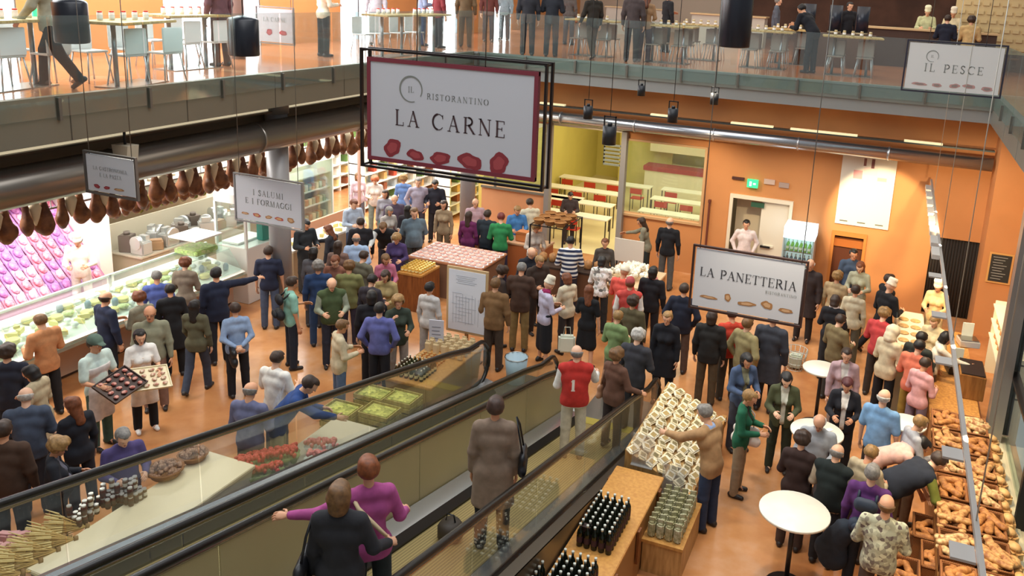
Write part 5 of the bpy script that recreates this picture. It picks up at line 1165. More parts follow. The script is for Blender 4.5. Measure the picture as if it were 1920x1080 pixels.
# prep area
t = table_box('prep_counter', 'steel preparation counter behind the white cabinet pillar', 'counter', -15.6, -14.6, 12.7, 16.6, .92, mat('cfcab8', .25, .5), mat('a89a80', .4), taper=1); MB().box((-.45, -1.9, .92), (-.4, 1.9, 1.5)).obj('splash_back', t, mat('b9b29c', .4))
for i in range(20):
    k = (i*3+i//5) % 4; put('prep%d' % k, [lambda: MB().box((-.14, -.1, 0), (.14, .1, .22), None, 0, .02).cyl((.0, -.12, .2), (.0, -.04, .2), .11, None, STEEL, 16).box((-.06, .02, .22), (.08, .1, .3)).obj('meat_slicer', None, mat('c9ccc8', .3, .7)),
        lambda: MB().lathe((0, 0, 0), [(.06, 0), (.1, .06), (.1, .16), (.09, .17)], None, 14).obj('steel_pot', None, mat('8d8a80', .3, .6)), lambda: MB().box((-.12, -.08, 0), (.12, .08, .14), None, 0, .01).box((-.1, -.06, .14), (.1, .06, .17)).obj('food_tray', None, mat('9a7a58', .5)), lambda: MB().box((-.1, -.1, 0), (.1, .1, .28), None, 0, .01).cyl((0, 0, .28), (0, 0, .33), .05, None, None, 10).obj('blender', None, mat('5c5248', .4))][k],
        (-14.8-(i % 2)*.4, 12.9+(i//2)*.37, .92), ['pale meat slicer', 'grey steel pot', 'brown food tray', 'dark grey mixer'][k]+' on the steel preparation counter', 'kitchen tool', ['slicers', 'pots', 'trays', 'mixers'][k]+' on the prep counter', i*.4, 1.35)
t = thing('wall_shelf', 'white shelf on the wall above the preparation counter', 'shelf', (-16.2, 14.5, 1.55)); MB().box((-.3, -2, 0), (.3, 2, .03)).obj('shelf_board', t, WHITE); MB().box((-.3, -2, .5), (.3, 2, .53)).obj('shelf_board', t, WHITE); MB().box((-.32, -2, -1.55), (-.3, 2, 1.2)).obj('back_panel', t, mat('d8d2be', .5))
for i in range(22): put('tin%d' % (i % 2), mk_jar(['c8c4b8', '8a6a50'][i % 2], ['f0ece0', 'b8b0a0'][i % 2], ['a89878', '6a6258'][i % 2], r=.06, h=.2), (-16.1, 12.7+(i % 11)*.34, 1.58+.5*(i//11)), 'storage tin on the white wall shelf above the prep counter', 'tin', 'tins on the prep wall shelf')
t = thing('glass_dispenser', 'tall glass case on the end of the cheese counter', 'display case', (-13.1, 12.75, 1.28)); MB().box((-.35, -.35, 0), (.35, .35, .35)).obj('glass_box', t, GL); MB().box((-.36, -.36, .35), (.36, .36, .38)).obj('lid', t, WHITE); MB().box((-.3, -.3, .01), (.3, .3, .12), None, 0, .02).obj('food', t, mat('b9c878', .6, kind='blotch', scale=18, h2='e8e0a8'))
# white cabinet at the counter end
t = thing('display_cabinet', 'tall white cabinet with green glazed upper part by the column', 'cabinet', (-12.85, 13.95, 0))
MB().box((-.42, -.5, 0), (.42, .5, 1.25), None, 0, .01).obj('lower_body', t, mat('f4f2ec', .35)); MB().box((-.42, -.5, 2.2), (.42, .5, 2.4)).obj('header', t, WHITE)
for x in (-.4, .4):
    for y in (-.48, .48): MB().box((x-.025, y-.025, 1.25), (x+.025, y+.025, 2.2)).obj('corner_post', t, WHITE)
MB().box((-.41, -.49, 1.25), (.41, .49, 2.2)).obj('glazing', t, GL); MB().box((.15, .1, 1.26), (.35, .42, 1.75), None, 0, .02).obj('green_item', t, mat('3f9a8c', .4)); MB().box((-.35, -.4, 1.26), (.1, .42, 1.3)).obj('shelf', t, WHITE)
t = thing('service_counter', 'low pale counter running behind the round column', 'counter', (-12.55, 15.9, 0)); MB().box((-.3, -1.2, 0), (.3, 1.2, .85)).obj('base', t, mat('d8c4a4', .5)); MB().box((-.34, -1.25, .85), (.34, 1.25, .9)).obj('top', t, mat('efeade', .4))
for i in range(10): put('ch1', mk_cheese(1), (-12.6+.2*(i % 2), 15.0+i*.2, .9), 'pale yellow cheese wedge on the low pale counter', 'cheese', 'cheese wedges on the low counter', i)
# upright fridge and white supermarket shelving at the back left
t = thing('upright_fridge', 'white upright fridge with glass front right of the round column', 'fridge', (-14.35, 17.6, 0)); b = MB(); b.box((-.4, -.9, 0), (-.35, .9, 2.4)).box((-.4, -.9, 0), (.35, -.85, 2.4)).box((-.4, .85, 0), (.35, .9, 2.4)).box((-.4, -.9, 0), (.35, .9, .6)).box((-.4, -.9, 2.2), (.4, .9, 2.45)); b.obj('cabinet', t, mat('f2f4ee', .4))
for z in (1.0, 1.4, 1.8): MB().box((-.35, -.85, z), (.28, .85, z+.03)).obj('shelf', t, WHITE)
MB().box((.33, -.85, .6), (.35, .85, 2.2)).obj('glass_door', t, GL); MB().box((-.35, -.85, 2.12), (-.3, .85, 2.18)).obj('light_strip', t, mat('ffffff', .5, emit=5))
for i in range(30): put('fr%d' % (i % 3), (lambda c: (lambda: MB().box((-.09, -.06, 0), (.09, .06, .17), None, 0, .008).box((.085, -.04, .05), (.092, .04, .12), mat('f8f4e8')).obj('carton', None, mat(c, .5))))(['e6dcb8', '9aa88c', 'c98a5c'][i % 3]), (-14.2, 16.95+(i % 10)*.145, [.6, 1.03, 1.43][i//10]), 'small carton on a shelf of the white upright fridge', 'carton', 'cartons in the upright fridge')
def shelf_unit(label, x, y0, y1, face=1, h=2.1, n=5):
    t = thing('shelf_unit', label, 'shelving', (x, (y0+y1)/2, 0)); L = (y1-y0)/2
    MB().box((-.28*face-.02, -L, 0), (-.28*face+.02, L, h)).obj('back_panel', t, mat('f0ece0', .5)); 
    for i in range(n): MB().box((-.28, -L, .12+i*(h-.2)/n), (.28-.0*i, L, .15+i*(h-.2)/n)).obj('shelf_board', t, WHITE)
    for k in range(4): MB().box((-.28, -L+k*(2*L-.04)/3, 0), (.28, -L+.04+k*(2*L-.04)/3, h)).obj('upright', t, WHITE)
    MB().box((-.1, -L, h), (.3, L, h+.06)).obj('canopy_light', t, mat('fffdf4', .5, emit=2.0))
    return t
pc = ['d8b070', 'c8553c', 'e8e4d4', '6a8a4a', 'e8d090', '9a5a3c', 'b8c8d0', 'f0e8d8']
def fill(x, y0, y1, h, n, step, grp, per):
    k = 0
    for i in range(n):
        z = .15+i*(h-.2)/n; y = y0+.12
        while y < y1-.1:
            c = (int(y*3)+i*3) % 8
            put('pk%d' % c, (lambda cc: (lambda: MB().box((-.11, -.08, 0), (.11, .08, .22), None, 0, .006).box((.1, -.05, .06), (.112, .05, .16), mat('faf4e4')).obj('food_box', None, mat(cc, .5))))(pc[c]), (x+.1, y, z), 'packaged food box on white shelving, %s' % per, 'food box', grp, (R_.random()-.5)*.2); y += step
shelf_unit('long white lit shelving unit far back left', -17.2, 18.6, 31.0); fill(-17.2, 18.6, 31.0, 2.1, 5, .5, 'food boxes on the far left shelving', 'far left wall unit')
shelf_unit('white shelving unit in the middle of the back shop', -14.9, 20.8, 29.5, h=1.9); fill(-14.9, 20.8, 29.5, 1.9, 5, .56, 'food boxes on the middle shelving', 'middle unit of the back shop')
shelf_unit('white shelving unit beside the far round column', -12.3, 21.4, 29.0, h=1.7); fill(-12.3, 21.4, 29.0, 1.7, 5, .55, 'food boxes on the right shelving', 'unit nearest the column')
t = thing('partition', 'low pinkish partition panel between fridge and shoppers', 'panel', (-13.3, 17.3, 0)); MB().box((-.03, -1.6, 0), (.03, 1.4, .95)).obj('board', t, mat('d8a88c', .5)); MB().box((-.03, 1.36, 0), (.03, 1.42, 2.6)).obj('post', t, mat('c9a090', .5))
# ---------------- classroom tables and benches
k = 0
for px, py, w in ((1108, 336, 3.2), (1095, 355, 2.6), (1080, 376, 2.4), (1075, 400, 2.2), (1284, 358, 1.5), (1272, 376, 1.7), (1258, 400, 1.9), (960, 355, 1.8)):
    p = at(px, py, .75); p.x = max(p.x, -10.3+w/2); lab = ['rearmost long white classroom table', 'second long white classroom table behind the doorway', 'third long white classroom table behind the doorway', 'nearest long white classroom table behind the doorway', 'rear white table seen through the wall window', 'middle white table seen through the wall window', 'front white table seen through the wall window', 'white table partly hidden by the large sign'][k]
    t = thing('long_table', lab, 'table', (p.x, p.y, 0)); MB().box((-w/2, -.25, .72), (w/2, .25, .75)).obj('table_top', t, mat('fbf6da', .3))
    for sx in (-1, 1):
        for sy in (-1, 1): MB().box((sx*(w/2-.05)-.015, sy*.2-.015, 0), (sx*(w/2-.05)+.015, sy*.2+.015, .72)).obj('leg', t, mat('4a4438', .5))
    for q in range(int(w/.8)):
        o = put('rchair', lambda: (lambda t: (MB().box((-.2, -.18, .42), (.2, .18, .45), None, 0, .01).obj('seat', t, mat('c8402c', .5)), MB().box((-.2, .16, .6), (.2, .18, .78), None, 0, .008).obj('backrest', t, mat('c8402c', .5)), MB().box((-.19, -.17, 0), (-.17, -.15, .42)).obj('leg', t, DKMET), MB().box((.17, -.17, 0), (.19, -.15, .42)).obj('leg', t, DKMET), MB().box((-.19, .15, 0), (-.17, .17, .6)).obj('leg', t, DKMET), MB().box((.17, .15, 0), (.19, .17, .6)).obj('leg', t, DKMET), t)[-1])(empty('chair')), (p.x-w/2+.45+q*.8, p.y-.42, 0), 'red chair at the %s' % lab, 'chair', 'red chairs at the '+lab, PI)
    k += 1
t = thing('kitchen_counter', 'red and white counter at the rear of the glass room', 'counter', (-6.2, 28.2, 0)); MB().box((-1.7, -.3, 0), (1.5, .3, .9)).obj('base', t, mat('efe6c8', .5)); MB().box((-1.75, -.34, .9), (1.55, .34, 1.06)).obj('top', t, mat('a8322a', .5)); MB().box((-1.7, .2, 1.5), (1.5, .3, 2.3)).obj('cupboard', t, mat('efe4bc', .4))
t = thing('slatted_screen', 'grey louvred screen beside the doorway post', 'screen', (-6.6, 20.12, 2.6))
for i in range(6): MB().box((-.22, -.02, i*.1), (.22, .02, i*.1+.05)).obj('slat', t, mat('7d8272', .5))
MB().box((-.24, .02, 0), (-.2, .04, .6)).obj('bracket', t, DKMET)
# ---------------- upper gallery furniture
def mk_high_table(w=1.4, h=.95):
    def f():
        t = empty('high_table'); MB().box((-w/2, -.35, h-.04), (w/2, .35, h), None, 0, .008).obj('table_top', t, mat('d8b878', .4, kind='wood', h2='b89450'))
        MB().cyl((-.4, 0, 0), (-.4, 0, h-.04), .035, None, None, 10).obj('leg', t, mat('9a9c9e', .3, .8)); MB().cyl((.4, 0, 0), (.4, 0, h-.04), .035, None, None, 10).obj('leg', t, mat('9a9c9e', .3, .8)); MB().box((-.55, -.25, 0), (.55, .25, .015)).obj('foot', t, STEEL); return t
    return f
def mk_stool(c='f0f2f2'):
    def f():
        t = empty('bar_chair'); MB().box((-.19, -.18, .44), (.19, .18, .47), None, 0, .012).obj('seat', t, mat(c, .35)); MB().box((-.19, .16, .47), (.19, .19, .85), None, 0, .01).obj('backrest', t, mat(c, .35))
        for sx in (-1, 1):
            for sy in (-1, 1): MB().cyl((sx*.15, sy*.15, .45), (sx*.21, sy*.2, 0), .012, None, None, 6).obj('leg', t, mat('c9ccce', .3, .7))
        return t
    return f
GT = [(250, 158, .3, 'first gallery table from the left with red cups'), (355, 128, .0, 'gallery table in front of the white window at left'), (25, 165, .2, 'gallery table at the upper left corner'), (735, 105, 0, 'gallery table behind the top edge of the large sign'), (800, 100, .1, 'gallery table right behind the large sign'),
      (1110, 105, 0, 'gallery table left of the grey coated visitors'), (1250, 118, 0, 'gallery table right of the grey coated visitors'), (1310, 112, 0, 'gallery table left of the large black cylinder'), (1430, 128, 0, 'gallery table right of the large black cylinder'), (1590, 142, .1, 'gallery table with papers near the fish sign'), (1480, 120, 0, 'gallery table behind the leaning waiter')]
for i, (px, py, rz, lab) in enumerate(GT):
    p = at(px, py, 5.25); put('htable', mk_high_table(), (p.x, p.y, 5.25), 'pale wooden '+lab, 'table', 'pale wooden tables of the upper gallery', rz+(PI/2 if px < 860 else 0))
    for j in range(4 if i not in (3, 4) else 2):
        a = (j % 2-.5)*1.5; b2 = (j//2-.5)*1.1
        q = (p.x+a*.45, p.y+b2*.7) if px > 860 else (p.x+b2*.7, p.y+a*.45)
        put('bchair%d' % (px < 860), mk_stool('f0f2f2' if px < 860 else '9a8c80'), (q[0]-(.3 if px < 860 else 0), q[1]+.2, 5.25), 'pale chair at the '+lab, 'chair', 'pale chairs at the '+lab, (PI if j > 1 else 0)+(PI/2 if px < 860 else 0))
    for j in range(5):
        q = (p.x+(j-2)*.2, p.y+.1*((j*3) % 3-1)) if px > 860 else (p.x+.1*((j*3) % 3-1), p.y+(j-2)*.2)
        put('cup%d' % (1 if px < 860 else 0), mk_jar('d8402c' if px < 860 else 'e8d8b0', 'f0f0f0', 'e8e4da' if px < 860 else 'b8a070', name='cup', r=.04, h=.13), (q[0], q[1], 6.2), 'small cup standing on the '+lab, 'cup', 'cups on the '+lab)
for k, (x0, x1, y, c, lab) in enumerate(((-11.5, -9.0, 33.5, 'c9bfae', 'pale panelled bar counter far back on the gallery'), (-7.2, -4.6, 30.5, 'c4beb0', 'grey white bar counter behind the large black cylinder'), (-1.2, 2.4, 26.5, '4a3428', 'dark wooden serving counter of the upper kitchen'))):
    t = thing('bar_counter', lab, 'counter', ((x0+x1)/2, y, 5.25)); w = (x1-x0)/2; MB().box((-w, -.35, 0), (w, .35, 1.05)).obj('base', t, mat(c, .5)); MB().box((-w-.05, -.42, 1.05), (w+.05, .4, 1.1)).obj('top', t, mat('d8b888', .4))
t = thing('lattice_screen', 'pale pierced decorative screen high at the upper right', 'screen', (3.6, 27.5, 5.25)); b = MB()
for i in range(18):
    for j in range(10): b.box((-2.2+i*.25+(j % 2)*.12, 0, .6+j*.25), (-2.2+i*.25+(j % 2)*.12+.17, .05, .6+j*.25+.1))
b.box((-2.3, .05, .4), (2.5, .08, 3.2), mat('5a3a2a')); b.obj('lattice', t, None); t.children[0].data.materials.clear(); t.children[0].data.materials.append(mat('d9c08c', .5)); t.children[0].data.materials.append(mat('6a3a2a', .6))
for p_ in t.children[0].data.polygons: p_.material_index = 1 if p_.material_index else 0
MB().box((-2.3, 0, 0), (2.5, .1, .5)).obj('base', t, mat('6a4a34', .6))
t = thing('kitchen_equipment', 'row of tall dark cylinders of the upper kitchen', 'equipment', (-1.6, 24.2, 5.25))
for i, x in enumerate((-.9, -.2, .5)):
    MB().cyl((x, 0, .95), (x, 0, 1.65), .17, None, None, 18).obj('cylinder', t, mat('1c2230', .3)); MB().cyl((x, 0, .9), (x, 0, .96), .18, None, None, 18).obj('collar', t, mat('a89878', .4, .5))
MB().box((-1.2, -.25, 0), (.9, .25, .9)).obj('bench', t, mat('5a3c28', .5))
t = thing('travel_bag', 'dark round bag on the walkway by the dotted trousers', 'bag', (-3.86, 7.0, rz_(7.0))); MB().lathe((0, 0, 0), [(.1, 0), (.14, .05), (.14, .16), (.1, .22)], None, 18).obj('bag_body', t, mat('3a3024', .6)); MB().tube([(-.06, 0, .2), (-.04, 0, .3), (.04, 0, .3), (.06, 0, .2)], .01, None, 6).obj('handle', t, BLACK)
# ------------------------------------------------------------------ the visitors
def rbase(px, py, h):
    zb = 1.0
    for _ in range(30): zb = .6*zb+.4*max(0, (Y0-at(px, py, zb+h).y)*SL)
    return zb
JK, TP, CT, TR, SK = 'jacket', 'top', 'coat', 'trousers', 'skirt'
STR_ = mat('e8e8e4', .9, kind='stripe', scale=3.4, h2='2a3350'); JEANS = '35445e'; BLK = '1c1d22'; NAVY = '232c46'; GREY = '6f7276'; TAN = 'b09468'; BEI = 'c8b898'; DGR = '34363a'
PAT1 = mat('a8a890', .9, kind='blotch', scale=26, h2='5d4d4a'); PAT2 = mat('e8e4da', .9, kind='blotch', scale=16, h2='3a3a38'); DOTS = mat('1a1c20', .9, kind='dots', scale=24, h2='d8d8d0')
P = person
# riders on the right walkway
pink = P('woman in magenta jumper with a cream strap across her back riding the walkway', 690, 857, 1.68, -8, 'railb', (TP, 'b0508c'), (TR, '1f2a2c'), ('short', 'au'), rbase(690, 857, 1.68), None, True, 1.08)
MB().tube([on(pink, q) for q in ((-.15, .02, 1.44), (-.1, -.115, 1.36), (.03, -.15, 1.2), (.14, -.14, 1.05), (.19, -.05, .97))], .018, None, 6).obj('shoulder_strap', None, mat('e0c8a0', .6)); tag(S.objects['shoulder_strap'], 'cream bag strap across the back of the magenta jumper', 'strap')
P('woman in black jacket at the lower edge holding the walkway rail', 637, 905, 1.62, 14, 'rail', (JK, '2b2b2f'), (TR, BLK), ('bob', 'lb'), rbase(637, 905, 1.62), None, True, 1.1)
handbag('dark handbag hanging at the left of the woman in black jacket', PEOPLE[-1], '1a1a1e', -1, .98, 1.1, x=.3)
br = P('woman in long taupe coat and dotted trousers standing on the walkway', 930, 745, 1.74, 5, 'stand', (CT, '8d7866'), (TR, DOTS), ('short', '4a3226'), rbase(930, 745, 1.74), None, True, 1.1)
handbag('black handbag hung at the right side of the taupe coat', br, '15151a', 1, 1.1, .9, x=.3)
P('folded pale jacket carrier, man in red vest numbered one on the walkway', 1082, 648, 1.72, -4, 'armout', ('vest', 'c03028', (), 'ece8e0'), (TR, 'c9bfaa'), ('fringe', 'gy'), rbase(1082, 648, 1.72), None, False, 1.15)
PEOPLE[-1]['label'] = 'man in red vest with white sleeves and number one on the back'
rv = PEOPLE[-1]; o, _w = letters('1', .17, mat('f0e8e0', .6), 'number_print', rv, (-.04, -.185, 1.14), bold=1.1)
P('woman in brown jacket leaning on the end of the right walkway rail', 1158, 655, 1.6, 38, 'rail', (JK, '6b4a3a'), (TR, '3a3030'), ('curly', 'lb'), rbase(1150, 660, 1.6), None, True, 1.12)
handbag('small tan handbag at the side of the brown jacket woman', PEOPLE[-1], 'b88a6a', -1, 1.0, .8)
# left foreground
P('person in dark navy jacket cut by the left edge', 12, 648, 1.72, 20, 'stand', (JK, '1f2332'), (TR, BLK), ('curly', 'br'))
P('woman with dark hair in cream coat looking down, at the left edge', 55, 686, 1.62, -50, 'lookd', (CT, 'b8a888'), (TR, '4a3a30'), ('bob', 'dk'), fem=True)
P('balding man in slate blue jacket at the left edge', 47, 727, 1.74, 10, 'hold', (JK, '4a5466'), (TR, '2c2c34'), ('fringe', 'wh'), fat=1.15)
P('man in dark brown jacket at the lower left edge', 5, 790, 1.78, 25, 'stand', (JK, '4b3527'), (TR, '22262e'), ('short', 'br'), fat=1.12)
P('woman with long auburn hair and black jacket near the left edge', 133, 745, 1.64, -25, 'holdl', (JK, '1b1d26'), (TR, '20222c'), ('long', 'rd'), fem=True)
P('woman with curly blonde hair in dark cardigan beside the jar table', 108, 822, 1.6, 95, 'hold', (JK, '22242c', ('open',), '6a6a78'), (TR, '23252e'), ('curly', 'bl'), fem=True, fat=1.12)
P('grey haired person in purple jumper bending over the cream table', 230, 805, 1.62, 165, 'hold', (TP, '53487a'), (TR, '3a3a48'), ('short', 'gy'), fat=1.1)
but = P('butcher in pale mint tunic and white cap carrying a meat tray', 178, 632, 1.76, 140, 'tray', (TP, 'cfe2da', ('short',)), (TR, '4a665c'), ('short', 'br'), extra=(('cap', '5f7468'), ('apron', 'd8d0cc')))
ser = P('woman with dark hair in white tunic carrying a tray of pale food', 262, 620, 1.66, 170, 'tray', (TP, 'f0ede8', ('short',)), (TR, '17181e'), ('bob', 'dk'), fem=True, shoe='f4f0ea', extra=(('apron', 'e8dccf'),))
for who, lab, c, it in ((but, 'tray of dark red meat pieces carried by the butcher', '3a2620', ('a04038', 'e0b0a0')), (ser, 'pale tray with meat and cheese carried by the woman in white', 'e8dcb8', ('a8584a', 'f0e0c0'))):
    t = thing('serving_tray', lab, 'tray', on(who, (0, .42, 1.06)), who.rotation_euler[2]); HELD.setdefault(who.name, []).append(t); MB().box((-.29, -.22, 0), (.29, .22, .02), None, 0, .008).obj('tray_base', t, mat(c, .4)); t.rotation_euler[0] = -.45; t.rotation_euler[1] = .15 if who is but else -.1
    MB().box((-.29, -.22, .02), (.29, -.205, .04)).box((-.29, .205, .02), (.29, .22, .04)).box((-.29, -.22, .02), (-.275, .22, .04)).box((.275, -.22, .02), (.29, .22, .04)).obj('tray_rim', t, mat(c, .4))
    for i in range(16):
        q = on(who, Vector((0, .42, 1.06))+Matrix.Rotation(-.45, 3, 'X') @ Matrix.Rotation(.15 if who is but else -.1, 3, 'Y') @ Vector((-.2+(i % 4)*.13, -.15+(i//4)*.1, .04))); put('mc'+lab[:4], lambda: MB().ball((0, 0, 0), .045, None, 8, (1, .8, .5)).obj('meat_piece', None, mat(it[0], .5, kind='noise', scale=25, h2=it[1])), q, 'small piece of meat on the '+('dark tray of the butcher' if who is but else 'pale tray of the woman in white'), 'meat', 'meat pieces on the '+('dark tray' if who is but else 'pale tray'), i); HELD.setdefault(who.name, []).append(S.objects[list(S.objects.keys())[-1]] if False else LASTPUT[0])
P('man in grey green jumper with glasses behind the woman in white', 280, 575, 1.78, 185, 'stand', (TP, '8a8a74'), (TR, '8a6a5c'), ('fringe', 'lb'), fat=1.1, extra=(('glasses', ''),))
P('red haired woman half hidden beside the cheese counter', 262, 548, 1.62, -30, 'hold', (JK, '8a8470'), (TR, '5a5048'), ('curly', 'rd'), fem=True)
P('man in dark blue jacket standing against the cheese counter', 198, 547, 1.74, 60, 'holdl', (JK, '1f2740'), (TR, '1c2028'), ('fringe', 'br'))
P('bald man in tan coat and black trousers facing the cheese counter', 74, 590, 1.7, -30, 'hold', (JK, 'c88a5c'), (TR, '1a1a1e'), ('short', 'lb'))
P('woman in long black jacket seen from behind near the counter', 316, 533, 1.68, 0, 'hold', (CT, '16161a'), (TR, '131316'), ('short', 'dk'), fem=True)
P('woman in khaki jacket and jeans walking beside the counter', 365, 563, 1.64, 25, 'walk', (JK, '5d5a44'), (TR, '3d4454'), ('long', 'dk'), fem=True)
P('man in navy jumper pointing with his right arm outstretched', 405, 502, 1.82, -15, 'point', (JK, '182038'), (TR, '1b1d26'), ('short', 'dk'), fat=1.1)
P('woman in light blue shirt and wide black trousers seen from behind', 440, 568, 1.66, -8, 'back', (TP, '8fa6c8'), (TR, '181a22'), ('short', 'br'), fem=True, fat=1.1)
handbag('black bag worn behind the light blue shirt woman', PEOPLE[-1], '17181d', -1, .95, 1.1, x=.1, y=-.2, strap=False)
P('grey haired person in blue shirt at the glass counter', 293, 508, 1.66, 0, 'hold', (TP, '5a6ab0'), (TR, '2a2c38'), ('short', 'gy'))
P('curly red haired woman in taupe jacket by the glass counter', 347, 484, 1.68, 20, 'hold', (JK, '8a7a68'), (TR, '4a4238'), ('curly', 'rd'), fem=True)
P('server in bright white uniform behind the cheese counter', 152, 441, 1.72, 190, 'hold', (TP, 'fbf6ea'), (TR, 'e8e4dc'), ('short', 'br'), world=(at(152, 441, 1.72).x-.1, at(152, 441, 1.72).y, 0), extra=(('baker_hat', 'fbf8f0'),))
P('man in dark navy standing at the foot of the round column', 503, 462, 1.72, 10, 'stand', (TP, '20263e', ('short',)), (TR, '4a566e'), ('short', 'br'))
tb = P('man in pale teal shirt wearing a black backpack', 548, 519, 1.74, 75, 'holdl', (TP, '8cc0b0', ('short',)), (TR, '1e2634'), ('short', 'br'), fem=False)
backpack('black backpack on the man in pale teal shirt', tb, '16181e')
P('man in white tee shirt with a shoulder strap near the ramp', 520, 659, 1.72, 40, 'hold', (TP, 'efece4', ('short',)), (TR, '4a5468'), ('short', 'br'), fat=1.1)
P('elderly man in lilac grey shirt behind the red bunches', 482, 712, 1.74, 30, 'hold', (TP, '6d7090'), (TR, '5a5a66'), ('fringe', 'gy'), fat=1.12)
hd = P('man in blue hooded sweatshirt leaning over beside the ramp', 575, 712, 1.8, 100, 'lean', (JK, '24427c'), (TR, 'a8a890'), ('short', 'br'), fat=1.08)
for s, zz in (('FRANKLIN', .055), ('MARSHALL', -.04)):
    S_ = body_mesh('lean', False, 1.08)[1]; le = S_['lean']; c = le((0, .0, 1.2+zz)); c = c+v3(0, 0, S_['dz']); up = Vector(le((0, 0, 1.3))-le((0, 0, 1.2))).normalized(); nrm = Vector((1, 0, 0)).cross(up)
    o, _w = letters(s, .075, mat('eceef2', .7), 'lettering_print', hd, Vector(c)+nrm*.165, gap=.1, bold=1.5); o['label'] = 'white lettering on the blue sweatshirt'
P('woman in cream jacket and jeans left of the violet shirt man', 642, 600, 1.64, 75, 'hold', (JK, 'cfc0a0'), (TR, '5a7090'), ('short', 'lb'), fem=True, fat=1.1)
P('man in violet blue shirt and dark trousers seen from behind', 712, 568, 1.72, 15, 'hips', (TP, '6468a8'), (TR, '1a1c24'), ('short', 'dk'), fat=1.08)
P('blonde woman in green black jacket with hand on her chin', 742, 556, 1.66, 170, 'phone', (JK, '3a4438'), (TR, 'a8a098'), ('curly', 'bl'), fem=True)
P('man in dark green vest over grey sleeves in the left crowd', 622, 522, 1.74, 175, 'hold', ('vest', '4a5a38', (), '9aa08c'), (TR, '2c3040'), ('fringe', 'gy'))
P('person in patterned olive jacket left of the dark haired group', 655, 490, 1.7, 10, 'hold', (JK, '7a7a4c'), (TR, '3a3444'), ('curly', 'lb'))
P('black haired person in black between olive jacket and violet shirt', 702, 545, 1.72, 0, 'stand', (JK, '15151c'), (TR, '18181e'), ('bob', 'dk'))
P('woman in pale grey top standing left of the tall notice board', 824, 533, 1.66, 30, 'stand', (TP, 'cfcac6'), (TR, 'b8b4b0'), ('short', 'dk'), fem=True)
P('man in tan brown jacket right of the tall notice board', 930, 522, 1.78, 20, 'stand', (JK, '85633f'), (TR, '4a3a2e'), ('short', 'lb'), fat=1.05)
